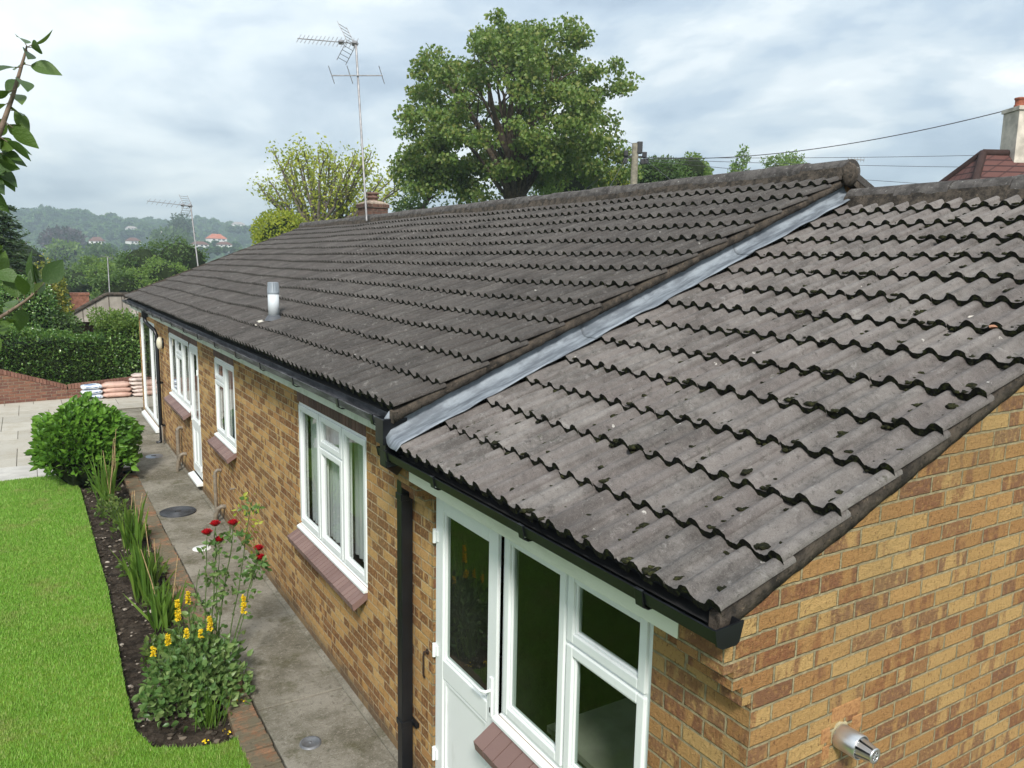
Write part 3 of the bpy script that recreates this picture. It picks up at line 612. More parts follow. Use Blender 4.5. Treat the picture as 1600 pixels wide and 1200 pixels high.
# ridge tiles on mortar
def ridge(ya, yb, z, rad, m_parent):
    mb = MB(); n = max(1, round((ya-yb)/0.45)); L = (ya-yb)/n
    for i in range(n):
        y1 = ya-i*L-0.004; y0 = ya-(i+1)*L+0.004; r1 = rad*random.uniform(.97, 1.03); dz = random.uniform(-.006, .006); k = 14
        ang = [math.pi*(j/k)*1.06-0.03*math.pi for j in range(k+1)]
        V = []
        for yy in np.linspace(y0, y1, 6):
            V += [(XR + r1*math.cos(a)*1.04, yy, z-0.055+dz + r1*math.sin(a)*1.0) for a in ang]
        q = k+1; F = [(c*q+j, c*q+j+1, (c+1)*q+j+1, (c+1)*q+j) for c in range(5) for j in range(k)]
        mb.add(V, F, 0, True); mb.add(V[:q], [tuple(range(q))]); mb.add(V[-q:], [tuple(range(q))[::-1]])
    o = obj('ridge', mb, RIDGE, m_parent, recalc=False)
    mb = MB(); ny = int((ya-yb)/0.03)+2; ys = np.linspace(yb, ya, ny); V = []
    for yy in ys:
        wv = 0.018*mnoise.noise((yy*9, 1, z)) + 0.012*mnoise.noise((yy*31, 5, z))
        V += [(XR-rad-0.035+wv, yy, z-0.055-KS*(rad+0.035-wv)-0.012), (XR-rad*0.97, yy, z-0.02)]
    mb.add(V, [(2*i, 2*i+1, 2*i+3, 2*i+2) for i in range(ny-1)], 0, True)
    obj('ridge_bedding', mb, VERGE, o, recalc=False); return o
ridge(YF-0.02, YV-0.02, zmain(XR)+0.018, 0.112, rm)
ridge(2.60, -0.08, zext(XR)+0.018, 0.112, re_)
# mortar lump closing the ridge end
V, F = blobs([(XR-0.03, YV-0.015, zmain(XR)-0.06)], np.array([[0.10, 0.045, 0.10]]), ICO3, 0.06); arr_obj('ridge_mortar', V, F, VERGE, rm, True)
# mortar verges
def verge(y, zf, x0, x1, top, bot, thick, seed, parent):
    n = int((x1-x0)/0.02); V = []
    for i in range(n+1):
        x = x0+(x1-x0)*i/n
        a = 0.010*mnoise.noise((x*14, seed, 0)); b = 0.008*mnoise.noise((x*6, seed, 3))+0.007*mnoise.noise((x*25, seed, 9)); c_ = 0.007*mnoise.noise((x*11, seed, 5))
        z = zf(x); V += [(x, y+thick, z+top), (x, y+c_*0.3, z+top-0.002), (x, y+c_-0.003, z+(top+bot)/2+a*.3), (x, y+0.004+c_*0.4, z+bot+b), (x, y+thick, z+bot+b)]
    F = [(5*i+j, 5*i+j+1, 5*i+5+j+1, 5*i+5+j) for i in range(n) for j in range(4)]
    mb = MB(); mb.add(V, F, 0, True); mb.add(V[:5], [(0, 1, 2, 3, 4)]); mb.add(V[-5:], [(4, 3, 2, 1, 0)])
    return obj('verge_mortar', mb, VERGE, parent, recalc=False)
verge(YV+0.012, zmain, -0.262, XR+0.05, -0.072, -0.140, 0.07, 2.2, rm)
verge(-0.034, zext, -0.225, XR+0.05, -0.078, -0.158, 0.05, 7.7, re_)
mb = MB(); n = 30
for i in range(n):
    x0_ = XR + (8.1-XR)*i/n; x1_ = XR + (8.1-XR)*(i+1)/n
    mb.quad((x0_, YV-0.015, zmain(2*XR-x0_)-0.012), (x1_, YV-0.015, zmain(2*XR-x1_)-0.012), (x1_, YV-0.015, zmain(2*XR-x1_)-0.13), (x0_, YV-0.015, zmain(2*XR-x0_)-0.13))
obj('rear_verge', mb, VERGE, rm, recalc=False)
# far verge: thin edge closing the tile ends
mb = MB(); mb.quad((XE, YF+0.004, zmain(XE)-0.01), (XR, YF+0.004, zmain(XR)-0.01), (XR, YF+0.004, zmain(XR)-0.12), (XE, YF+0.004, zmain(XE)-0.12)); obj('verge_mortar', mb, VERGE, rm, recalc=False)
# lead flashing between the two roofs, in three overlapping lengths, curled over the gutter at the foot
def lead(x0, x1, dz, curl=False):
    pr = [(2.735, .170), (2.722, .140), (2.712, .100), (2.700, .060), (2.682, .026), (2.655, .010), (2.620, .004), (2.590, .007), (2.560, .008), (2.538, .004)]
    n = int((x1-x0)/0.035); V = []; q = len(pr)
    for i in range(n+1):
        x = x0+(x1-x0)*i/n
        for j, (y, h) in enumerate(pr):
            a = 0.012*mnoise.noise((x*6, y*17, 1)); b = 0.02*mnoise.noise((x*3.1, 2, 8)) if j >= 8 else 0
            dd = 0.0
            if curl and x < XE+0.01: dd = -1.6*(XE+0.01-x)**1.2
            V.append((x, y+b+0.4*a, zext(x)+h+dz+a+dd))
    F = [(i*q+j, i*q+j+1, (i+1)*q+j+1, (i+1)*q+j) for i in range(n) for j in range(q-1)]
    o = arr_obj('lead_flashing', V, F, LEAD, re_, True); sm = o.modifiers.new('solid', 'SOLIDIFY'); sm.thickness = 0.004
lead(-0.298, 1.25, 0.0, True); lead(1.18, 2.72, 0.006); lead(2.65, XR+0.02, 0.012)
# moss on the lower roof
P = []; S = []
slen = (XR-XE)*SL; g = slen/14; wt = 2.72/10
for i in range(1500):
    c_ = random.randint(0, 13); r_ = random.random()
    s = c_*g + (random.uniform(0.02, 0.06) if r_ < 0.35 else random.uniform(0.05, g)); j = random.randint(0, 9)
    tt = random.choice([0.13, 0.63]) + random.uniform(-0.08, 0.08); y = 2.66-(j+tt)*wt
    if not -0.05 < y < 2.56: continue
    dens = 0.5+0.5*mnoise.noise((s*1.3, y*1.3, 4))
    if random.random() > dens*0.95: continue
    lf = 0.040*(1-((s % g)/g)) - 0.040
    h = -0.039+lf+0.004; x = XE+s*SX-h*SZ; z = ZE_EXT+s*SZ+h*SX; r0 = random.choice([.005, .007, .009, .010, .012, .014, .017, .020])*random.uniform(.7, 1.2)
    for q in range(1 if r0 < .01 else 4):
        P.append((x+random.gauss(0, r0*.8), y+random.gauss(0, r0*.7), z)); S.append((r0*random.uniform(.7, 1.2), r0*random.uniform(.6, 1.0), r0*random.uniform(.35, .6)))
for i in range(260):          # along the open ends of the tile courses
    c_ = random.randint(1, 13); s = c_*g - random.uniform(0.0, 0.012); j = random.randint(0, 9); tt = random.choice([0.13, 0.63])+random.uniform(-.09, .09); y = 2.66-(j+tt)*wt
    if mnoise.noise((s*1.1, y*2, 7)) < -0.05: continue
    h = -0.056; r0 = random.uniform(.005, .010); P.append((XE+s*SX-h*SZ, y, ZE_EXT+s*SZ+h*SX)); S.append((r0*1.2, r0*1.6, r0))
V, F = blobs(P, np.array(S), ICO2, 0.16); mo = arr_obj('moss', V, F, MOSS, re_, True); mo['kind'] = 'stuff'

# --- eaves: fascias, gutters, brackets, downpipes
mb = MB(); mb.box(-0.16, -0.135, 2.72, 18.35, 2.462, 2.65); mb.box(-0.134, 0.0, 2.72, 18.35, 2.488, 2.499)
obj('fascia', mb, FASCIA2, house, bevel=0.002)
mb = MB(); mb.box(-0.162, -0.14, 0.226, 2.653, 2.245, 2.44); mb.box(-0.139, -0.0, 0.226, 2.653, 2.30, 2.315)
obj('fascia', mb, FASCIA, house, bevel=0.002)
def gutter(y0, y1, zt, m, caps=True, rim=None):
    x0, x1, t_ = -0.166, -0.292, 0.005; zb = zt-0.064
    P_ = [(x0, zt+.01), (x0-.012, zb+.008), (x0-.026, zb), (x1+.034, zb), (x1+.012, zb+.014), (x1, zt), (x1+t_+.004, zt+.001), (x1+.012+t_, zb+.014+t_), (x1+.036, zb+t_), (x0-.028, zb+t_), (x0-.017, zb+.012), (x0-t_, zt+.01)]
    mb = MB(); n = len(P_); N = 14; V = []
    for k in range(N+1):
        y = y0+(y1-y0)*k/N; V += [(x, y, z+0.004*math.sin(y*1.7)*(1 if zt > 2.5 else 0.3)) for x, z in P_]
    mb.add(V, [(k*n+i, k*n+(i+1) % n, (k+1)*n+(i+1) % n, (k+1)*n+i) for k in range(N) for i in range(n)])
    for yy in (y0, y1):
        s_ = -1 if yy == y0 else 1; yc = yy
        mb.prism_y([(x0+.004, zt+.012), (x0-.014, zb+.004), (x0-.028, zb-.005), (x1+.034, zb-.005), (x1+.008, zb+.010), (x1-.004, zt+.004)], min(yc, yc+s_*0.008), max(yc, yc+s_*0.008))
    return obj('gutter', mb, m, house)
g1 = gutter(2.76, 18.5, 2.632, [GUT2]); g2 = gutter(-0.075, 2.86, 2.435, [BLACK])
def bracket(y, zt, parent):
    mb = MB(); x0, x1 = -0.163, -0.297; zb = zt-0.071
    P_ = [(x0, zt), (x0-.010, zb+.004), (x0-.026, zb-.004), (x1+.034, zb-.004), (x1+.008, zb+.010), (x1-.003, zt+.006), (x1+.010, zt+.009), (x1+.010, zt+.004), (x1+.004, zt+.0), (x1+.015, zb+.016), (x1+.037, zb+.001), (x0-.03, zb+.001), (x0-.02, zb+.01), (x0-.012, zt)]
    mb.prism_y(P_, y-0.022, y+0.022); mb.box(-0.1618 if zt > 2.5 else -0.164, -0.175, y-0.03, y+0.03, zb-0.03, zt-0.02)
    obj('gutter_bracket', mb, BLACK, parent, bevel=0.002)
for y in (0.30, 1.12, 2.05, 2.72): bracket(y, 2.435, g2)
for y in (2.95, 3.62, 4.75, 5.85, 6.9, 8.0, 9.1, 10.2, 11.3, 12.4, 13.5, 14.6, 15.7, 16.8, 17.9): bracket(y, 2.630, g1)
# outlet box of the long gutter and square downpipe in the angle
mb = MB(); mb.box(-0.315, -0.150, 2.70, 2.83, 2.48, 2.645); mb.box(-0.29, -0.17, 2.72, 2.82, 2.33, 2.482)
mb.add([(-0.29, 2.72, 2.33), (-0.17, 2.72, 2.33), (-0.17, 2.82, 2.33), (-0.29, 2.82, 2.33), (-0.115, 2.90, 2.20), (-0.022, 2.90, 2.20), (-0.022, 2.985, 2.20), (-0.115, 2.985, 2.20)], [(0, 1, 5, 4), (1, 2, 6, 5), (2, 3, 7, 6), (3, 0, 4, 7), (4, 5, 6, 7)])
mb.box(-0.105, -0.024, 2.902, 2.983, -0.05, 2.21)
dpn = obj('downpipe', mb, BLACK, house, bevel=0.004)
for z in (0.42, 2.06):
    m = MB(); m.box(-0.112, -0.0165, 2.895, 2.990, z-.022, z+.022); m.box(-0.03, -0.001, 2.84, 3.05, z-.016, z+.016); obj('pipe_clip', m, BLACK, dpn, bevel=0.003)
mb = MB(); mb.box(-0.285, -0.18, 14.98, 15.10, 2.46, 2.60)
mb.tube([(-0.232, 15.04, 2.49), (-0.232, 15.04, 2.40), (-0.20, 14.98, 2.33), (-0.10, 14.80, 2.22), (-0.075, 14.75, 2.12), (-0.075, 14.75, 0.06)], 0.036, 12)
mb.tube([(-0.075, 14.75, 0.06), (-0.10, 14.75, 0.012), (-0.17, 14.75, 0.0)], 0.036, 12)
dpf = obj('downpipe', mb, BLACK, house)
for z in (0.35, 1.2, 2.0):
    m = MB(); m.tube([(-0.075, 14.75, z-.02), (-0.075, 14.75, z+.02)], 0.041, 12); m.box(-0.04, -0.001, 14.68, 14.82, z-.015, z+.015); obj('pipe_clip', m, BLACK, dpf)
# waste pipes from the sinks
def waste(y, ztop, r=0.024):
    m = MB(); m.tube([(0.0, y, ztop), (-0.05, y, ztop+.005), (-0.078, y, ztop-.02), (-0.085, y, ztop-.07), (-0.085, y, -0.02)], r, 12); m.tube([(-0.085, y, ztop-.10), (-0.085, y, ztop-.06)], r+.006, 12); return obj('waste_pipe', m, PIPEG, house)
waste(9.40, 0.70); waste(12.60, 0.70, 0.032)
for y, z in ((9.17, 0.24), (12.30, 0.30)):
    m = MB(); m.tube([(0.0, y, z), (-0.06, y, z+.006), (-0.10, y, z-.02), (-0.13, y+.04, z-.12), (-0.15, y+.06, -0.01)], 0.030, 12); obj('waste_pipe', m, PIPEG, house)
m = MB(); m.tube([(0.0, 8.53, 0.66), (-0.07, 8.53, 0.655)], 0.012, 10); obj('overflow_pipe', m, PIPEG, house)
m = MB(); m.tube([(-0.075, 14.64, 0.36), (-0.075, 14.58, 0.33), (-0.07, 14.57, 0.02)], 0.014, 8); obj('overflow_pipe', m, PIPEG, house)
# chimney with one pot
cx, cy = 4.16, 14.2
m = MB(); m.box(cx-.24, cx+.24, cy-.25, cy+.25, 3.9, 4.78); m.box(cx-.265, cx+.265, cy-.275, cy+.275, 4.72, 4.795); ch = obj('chimney', m, brick_mat('sooty_brick', [(.13, .075, .058), (.16, .09, .068), (.11, .065, .052)], [(.08, .05, .042), (.10, .055, .045)], (.20, .16, .13), .4, .4), house)
m = MB(); m.prism_z([(cx-.25, cy-.26), (cx+.25, cy-.26), (cx+.25, cy+.26), (cx-.25, cy+.26)], 4.795, 4.815); m.add([(cx-.245, cy-.255, 4.815), (cx+.245, cy-.255, 4.815), (cx+.245, cy+.255, 4.815), (cx-.245, cy+.255, 4.815), (cx-.11, cy-.11, 4.875), (cx+.11, cy-.11, 4.875), (cx+.11, cy+.11, 4.875), (cx-.11, cy+.11, 4.875)], [(0, 1, 5, 4), (1, 2, 6, 5), (2, 3, 7, 6), (3, 0, 4, 7), (4, 5, 6, 7)]); obj('flaunching', m, plain('flaunching_mortar', (0.30, 0.24, 0.19), 0.9, 0.1, 0, 0.35, 20), ch)
m = MB(); m.lathe([(.105, .0), (.105, .05), (.14, .06), (.14, .085), (.105, .09), (.10, .125), (.135, .135), (.135, .17), (.10, .175), (.085, .15), (.085, 0)], (cx, cy, 4.87), seg=20); obj('chimney_pot', m, plain('terracotta', (0.16, 0.095, 0.075), 0.85, 0.2, 0, 0.4, 30), ch)

# ------------------------------------------------------------------ small things fixed to the house
lamp = thing('wall_lamp', 'oval cream bulkhead lamp on a black base beside the far downpipe', 'lamp', (0, 14.44, 2.0))
m = MB(); m.lathe([(0.0, 0.0), (0.10, 0.0), (0.105, 0.015), (0.10, 0.03), (0.0, 0.031)], (-0.002, 14.44, 2.0), (-1, 0, 0), 24); o = obj('lamp_base', m, BLACK, lamp)
V, F = ICO3; arr_obj('lamp_shade', V*np.array([0.062, 0.082, 0.125]) + np.array([-0.06, 14.44, 2.0]), F, plain('cream_diffuser', (0.62, 0.58, 0.44), 0.4, 0.4), lamp, True)
hook = MB(); hook.tube([(0.0, 2.71, 1.03), (-0.03, 2.71, 1.035), (-0.034, 2.71, 1.0), (-0.03, 2.715, 0.86), (-0.02, 2.72, 0.845)], 0.007, 8); hook.lathe([(0, 0), (.02, 0), (.02, .006), (0, .007)], (-0.001, 2.71, 1.03), (-1, 0, 0), 14)
tag(obj('door_hook', hook, plain('rusty_iron', (0.035, 0.022, 0.016), 0.8, 0.2), smooth=True), 'thin rusty iron hook hanging on the brick pier left of the white kitchen door', 'hook')
# steel flue terminal low on the near gable
fx, fz = 0.535, 1.762
fl = thing('flue_terminal', 'short brushed steel boiler flue pipe sticking out of the near brick gable', 'flue', (fx, 0, fz))
m = MB(); m.lathe([(.050, 0.005), (.050, .098), (.047, .101), (.045, .098), (.045, 0.01)], (fx, 0, fz), (0, -1, 0), 32); obj('flue_pipe', m, STEEL, fl)
m = MB()
for k in range(8):
    a = 2*math.pi*k/8; da = 0.26; r0_, r1_ = .043, .030
    vs = [(fx+r*math.cos(b), -yv, fz+r*math.sin(b)) for yv, r in ((.085, r0_), (.158, r1_)) for b in (a-da, a, a+da)] + [(fx+(r-.004)*math.cos(b), -yv, fz+(r-.004)*math.sin(b)) for yv, r in ((.085, r0_), (.158, r1_)) for b in (a-da, a, a+da)]
    m.add(vs, [(0, 1, 4, 3), (1, 2, 5, 4), (7, 6, 9, 10), (8, 7, 10, 11), (0, 3, 9, 6), (5, 2, 8, 11), (3, 4, 10, 9), (4, 5, 11, 10)])
m.lathe([(.031, .154), (.031, .160), (.018, .161), (.018, .156), (.028, .153)], (fx, 0, fz), (0, -1, 0), 24)
for k in range(3):
    a = math.pi*k/3; m.tube([(fx-.028*math.cos(a), -.158, fz-.028*math.sin(a)), (fx+.028*math.cos(a), -.158, fz+.028*math.sin(a))], .003, 6)
obj('flue_guard', m, STEEL, fl, recalc=False)
m = MB(); m.lathe([(.0, .0), (.024, 0), (.024, .145), (.0, .148)], (fx, 0, fz), (0, -1, 0), 20); obj('flue_core', m, plain('dark_metal', (0.05, 0.05, 0.05), 0.5, 0.4, 0.7), fl)
V, F = blobs([(fx, 0.012, fz+0.004)], np.array([[.072, .020, .072]]), ICO3, 0.05); arr_obj('flue_mortar', V, F, plain('patch_mortar', (0.36, 0.31, 0.19), 0.95, 0.1, 0, 0.3, 20, 0.006), fl, True)
t = MT('orange_brick_face', 0.9, 0.15); t.color(t.mix(t.step(t.noise(60, 5, 0.8), 0.45, 0.62), (0.40, 0.21, 0.09), (0.27, 0.13, 0.055))); t.bump(t.noise(90, 5, 0.75), 0.006); OBR = t.m
for x0_, x1_, z0_, z1_ in ((.475, .655, 1.832, 1.893), (.612, .672, 1.757, 1.818), (.418, .470, 1.757, 1.818), (.432, .474, 1.682, 1.742)):
    m = MB(); m.box(x0_, x1_, -0.0035, 0.01, z0_, z1_); obj('replacement_brick', m, OBR, house, bevel=0.003)
CHIP = plain('terracotta_chip', (0.42, 0.22, 0.14), 0.9, 0.1, 0, .3, 30); PALEC = plain('pale_mortar_chip', (0.55, 0.50, 0.43), 0.9, 0.1, 0, .2, 30)
for u_, v_, sz_, mm in ((1556, 510, (.05, .022, .012), CHIP), (1526, 496, (.05, .035, .012), PALEC), (663, 711, (.022, .02, .014), PALEC), (1066, 378, (.03, .015, .01), CHIP)):
    d_ = np.array(at(u_, v_, 1))-CAM; kk = (ZE_EXT-0.035+KS*(CAM[0]-XE)-CAM[2])/(d_[2]-KS*d_[0]); pp = CAM+kk*d_
    V, F = blobs([pp], np.array([sz_]), ICO2, .12); arr_obj('mortar_fragment', V, F, mm, re_, False)
# white vent terminal standing on the long roof
px, py = 0.245, 7.33; pz = zmain(px)-0.02
rv = thing('roof_vent', 'slim white flue pipe with ribbed grey cap standing on the long tiled roof', 'flue', (px, py, pz))
m = MB(); m.lathe([(.0, .02), (.062, .02), (.062, .275), (.0, .276)], (px, py, pz), seg=24); obj('vent_pipe', m, WHITEM, rv)
m = MB(); m.lathe([(.064, .27), (.068, .28), (.066, .30), (.060, .31), (.052, .40), (.048, .405), (0, .406)], (px, py, pz), seg=24)
for k in range(14):
    a = 2*math.pi*k/14; m.tube([(px+.064*math.cos(a), py+.064*math.sin(a), pz+.305), (px+.055*math.cos(a), py+.055*math.sin(a), pz+.402)], .005, 6)
obj('vent_cap', m, plain('grey_cap', (0.24, 0.27, 0.30), 0.5, 0.4), rv)
m = MB(); m.lathe([(.105, -.03), (.085, .0), (.068, .028), (.060, .03)], (px, py, pz), seg=24); obj('vent_collar', m, plain('slate_grey', (0.085, 0.09, 0.10), 0.6, 0.3), rv)
V, F = blobs([(px-.12, py+.06, pz-.055), (px-.16, py-.02, pz-.075), (px-.10, py+.14, pz-.05)], np.array([[.05, .09, .02], [.06, .05, .02], [.04, .05, .018]]), ICO2, .15)
arr_obj('cement_patch', V, F, plain('cement', (0.58, 0.54, 0.46), 0.9, 0.1, 0, 0.2, 30), rv, True)

# ------------------------------------------------------------------ aerials
def yagi(mb, a, b, n, hl, perp, r=0.006):
    a, b = np.array(a, float), np.array(b, float); mb.tube([a, b], 0.011, 6); perp = unit(np.array(perp, float))
    for i in range(n):
        t_ = (i+.3)/n; p = a+(b-a)*t_; L_ = hl*(0.8+0.25*t_); mb.tube([p-perp*L_, p+perp*L_], r, 5)
def aerial(name, label, base, top, boom_end, n, cross=None, hl=0.17):
    th = thing(name, label, 'aerial', tuple(base)); base, top, be = (np.array(q, float) for q in (base, top, boom_end))
    m = MB(); m.tube([base, top], 0.022, 8); obj('mast', m, ALU, th)
    bd_ = unit(be-top); perp = unit(np.cross(bd_, (0, 0, 1.0))*0.6 + np.array([0, 0, 0.6])); pu = unit(np.cross(bd_, perp))
    m = MB(); yagi(m, be, top + bd_*-0.06, n, hl, perp)
    m.obox(top+bd_*0.02, bd_, perp, pu, .05, .04, .04); m.obox(top+bd_*0.32, bd_, perp, pu, .05, .03, .035)
    for sg in (1, -1):                                   # corner reflector of two grids
        vdir = unit(np.array([0, 0, 1.0])*sg*0.85 + bd_*0.5); side = unit(np.cross(bd_, (0, 0, 1.0)))
        for q in range(5): p = top+bd_*0.1+vdir*0.085*(q+.3)*hl/0.17; m.tube([p-side*0.2*hl/0.17, p+side*0.2*hl/0.17], .006, 5)
        for sd_ in (-.19, .19): m.tube([top+bd_*0.1+side*sd_*hl/0.17, top+bd_*0.1+side*sd_*hl/0.17+vdir*0.42*hl/0.17], .007, 5)
    obj('antenna_array', m, ALU, th)
    if cross:
        m = MB(); a, b = (np.array(q, float) for q in cross); m.tube([a, b], .012, 6)
        for q in (0.0, 0.36, 0.98):
            p = a+(b-a)*q; m.tube([p+np.array([-.07, -.03, .17]), p-np.array([-.07, -.03, .14])], .008, 5)
        obj('radio_dipole', m, ALU, th)
    return th
aerial('tv_aerial', 'tall thin television aerial mast with grid reflector, strapped to the red brick chimney', at(573, 345, 15.55), at(556, 68, 15.6), at(465, 60, 15.9), 15, (at(518, 118, 15.55), at(598, 118, 15.55)))
aerial('tv_aerial', 'lower slanting television aerial rising beyond the far edge of the long roof', at(316, 470, 24), at(298, 322, 24), at(230, 314, 24.6), 9, None, 0.15)

# ------------------------------------------------------------------ ground, paving, bed and lawn
mb = MB(); sl = [(-0.76, -0.052, -2.0, 4.285), (-0.76, -0.052, 4.30, 8.62), (-0.77, -0.052, 8.635, 12.70), (-0.80, -0.052, 12.71, 14.25), (-0.80, -0.052, 14.26, 18.9)]
for i, (a, b, c_, d) in enumerate(sl): mb.box(a, b, c_, d, -0.08, random.uniform(-0.006, 0.002))
mb.box(-0.8, 8.5, -3.0, -2.01, -0.08, 0.0); mb.box(0.001, 8.5, -2.005, -0.15, -0.08, 0.0)
struct(obj('path', mb, PATHM, bevel=0.006))
mb = MB(); mb.prism_y([(-0.05, -.05), (-0.05, -.006), (-0.042, .006), (-0.001, .012), (-0.001, -.05)], -0.3, 18.9); struct(obj('path_edge', mb, PATHM))
mb = MB(); y = 0.6
while y < 12.55:
    w_ = random.uniform(.064, .073); xl = -0.985 if y < 5 else -0.985; ofs = 0.02*mnoise.noise((y*.7, 0, 0))
    for xa, xb in ((-0.990+ofs, -0.775+ofs),):
        mb.obox(((xa+xb)/2, y+w_/2, -0.030+random.uniform(-.006, .004)), (1, random.uniform(-.03, .03), 0), (random.uniform(-.03, .03), 1, 0), (0, 0, 1), (xb-xa)/2+random.uniform(-.006, .004), w_/2, .035)
    y += w_+random.uniform(.006, .012)
struct(obj('brick_edging', mb, EDGEB, bevel=0.008))
# patio flags
mb = MB(); ry = 13.95; rgp = random.Random(4)
while ry < 21.0:
    h_ = rgp.choice([.6, .9, .9]); ry2 = min(ry+h_, 21.4); x = -7.6 + rgp.choice([0, .3])
    while x < 0.9:
        w_ = rgp.choice([.6, .6, .9]); x2 = x+w_
        if not (x2 > -0.80 and ry < 18.9 and x > -0.82):
            mb.box(x+.005, (min(x2, -0.81) if ry < 18.9 else x2)-.005, ry+.005, ry2-.005, -0.06, rgp.uniform(-.003, .002))
        x = x2
    ry = ry2
x = -7.6
while x < -0.81:
    mb.box(x+.004, min(x+.9, -.81)-.004, 13.02, 13.94, -.06, .001, 1); x += .9
struct(obj('patio', mb, [PATIO, PATIOL], bevel=0.004))
mb = MB(); mb.quad((-8, 13.0, -.012), (1.2, 13.0, -.012), (1.2, 21.6, -.012), (-8, 21.6, -.012)); mb.quad((-.8, -3, -.05), (0.02, -3, -.05), (0.02, 12.98, -.05), (-.8, 12.98, -.05)); struct(obj('joint_sand', mb, JOINT, recalc=False))
# flower bed
bed = [(-0.95, 4.03), (-0.99, 8.0), (-0.99, 12.45), (-1.2, 12.9), (-1.75, 13.0), (-1.62, 11.9), (-1.60, 9.1), (-1.58, 7.5), (-1.61, 6.2), (-1.63, 5.3), (-1.63, 4.5), (-1.54, 4.2), (-1.34, 4.08), (-1.10, 4.0)]
n = 0; V = []; F = []; nx, ny = 22, 190
for j in range(ny+1):
    for i in range(nx+1):
        x = -1.85+(0.90)*i/nx; y = 3.9+9.2*j/ny; V.append((x, y, -0.055 + 0.030*mnoise.noise((x*6, y*6, 0)) + 0.018*mnoise.noise((x*19, y*19, 0))))
for j in range(ny):
    for i in range(nx): a = j*(nx+1)+i; F.append((a, a+1, a+nx+2, a+nx+1))
struct(arr_obj('flower_bed', V, F, SOIL, None, True))
def inpoly(x, y, poly):
    r_ = False; j = len(poly)-1
    for i in range(len(poly)):
        xi, yi = poly[i]; xj, yj = poly[j]
        if (yi > y) != (yj > y) and x < (xj-xi)*(y-yi)/(yj-yi)+xi: r_ = not r_
        j = i
    return r_
P = []; S = []
while len(P) < 900:
    x, y = random.uniform(-1.66, -.95), random.uniform(4.0, 12.9)
    if inpoly(x, y, bed): r0 = random.choice([.006, .008, .010, .012, .016, .022])*random.uniform(.6, 1.2); P.append((x, y, -0.045+0.02*mnoise.noise((x*6, y*6, 0)))); S.append((r0*1.2, r0, r0*.6))
t = MT('pebble_and_clod', 0.9, 0.15); t.color(t.ramp(t.island(), [(0, (0.03, 0.024, 0.018)), (.55, (0.075, 0.06, 0.045)), (.8, (0.16, 0.13, 0.10)), (1, (0.42, 0.37, 0.31))]))
V, F = blobs(P, np.array(S), ICO1, 0.2); struct(arr_obj('soil_clods', V, F, t.m), 'stuff')
# lawn: soil-level turf sheet with the bed cut out, and blades
lawn_poly = [(-9, -6), (-0.985, -6), (-0.985, 4.0), (-1.10, 3.985), (-1.345, 4.06), (-1.555, 4.19), (-1.645, 4.5), (-1.645, 5.3), (-1.625, 6.2), (-1.595, 7.5), (-1.615, 9.1), (-1.635, 11.9), (-1.78, 12.98), (-9, 12.98)]
mb = MB(); mb.prism_z(lawn_poly, -0.12, -0.006); struct(obj('lawn', mb, TURF))
NB = 230000; X = RNG.uniform(-3.2, -0.97, NB*2); Y = 2.4+(13.0-2.4)*RNG.random(NB*2)**1.15
X2 = RNG.uniform(-6.0, -0.97, 200000); Y2 = RNG.uniform(-1.5, 13.0, 200000); k2 = (X2 < -3.2) | (Y2 < 2.4)
inner = lawn_poly
msk = np.array([inpoly(x, y, inner) for x, y in zip(X, Y)]); X, Y = X[msk][:NB], Y[msk][:NB]
msk = k2 & np.array([inpoly(x, y, inner) for x, y in zip(X2, Y2)]); X = np.concatenate([X, X2[msk]]); Y = np.concatenate([Y, Y2[msk]]); n = len(X)
edge = np.clip((Y-2)/11, 0, 1) + (X < -3.2)*0.6
L_ = RNG.uniform(.012, .032, n)*(1+0.35*edge); a = RNG.uniform(0, 2*np.pi, n); lean = RNG.uniform(.1, .9, n); wd = RNG.uniform(.0016, .003, n)*(1+1.2*edge)
B0 = np.stack([X, Y, np.full(n, -.008)], 1); dr = np.stack([np.cos(a), np.sin(a), 0*a], 1); sd_ = np.stack([-np.sin(a), np.cos(a), 0*a], 1)
V = np.stack([B0-sd_*wd[:, None], B0+sd_*wd[:, None], B0+dr*(L_*lean)[:, None]+np.stack([0*a, 0*a, L_], 1)], 1).reshape(-1, 3)
struct(arr_obj('grass', V, np.arange(3*n).reshape(-1, 3), BLADE), 'stuff')
# drain covers
m = MB(); c0 = np.array([-0.50, 9.99, 0.006]); m.lathe([(0, .004), (.235, .004), (.245, -.02)], c0, seg=40)
for r_ in np.arange(.03, .24, .026): m.lathe([(r_-.008, .004), (r_-.006, .010), (r_+.006, .010), (r_+.008, .004)], c0, seg=40)
m.box(c0[0]-.045, c0[0]+.045, c0[1]-.012, c0[1]+.012, .013, .020, 1)
tag(obj('manhole_cover', m, [plain('black_iron', (0.055, 0.058, 0.065), 0.55, 0.4, 0.2, 0.25, 12), BLACK]), 'large round black manhole cover with concentric rings in the concrete path', 'manhole cover')
m = MB(); c0 = np.array([-0.475, 8.31, 0.004]); m.lathe([(0, .006), (.10, .006), (.112, .0), (.115, -.02)], c0, seg=32); m.box(c0[0]-.008, c0[0]+.05, c0[1]-.012, c0[1]+.012, .0105, .014, 1)
tag(obj('drain_cover', m, [plain('white_plastic', (0.66, 0.66, 0.64), 0.5, 0.4), BLACK]), 'small round white drain cover in the path behind the red roses', 'drain cover')
m = MB(); c0 = np.array([-0.53, 3.65, 0.003]); m.lathe([(0, .004), (.062, .004), (.066, .008), (.078, .008), (.084, -.02)], c0, seg=28); m.lathe([(0, .007), (.010, .007), (.012, .003)], c0, seg=12)
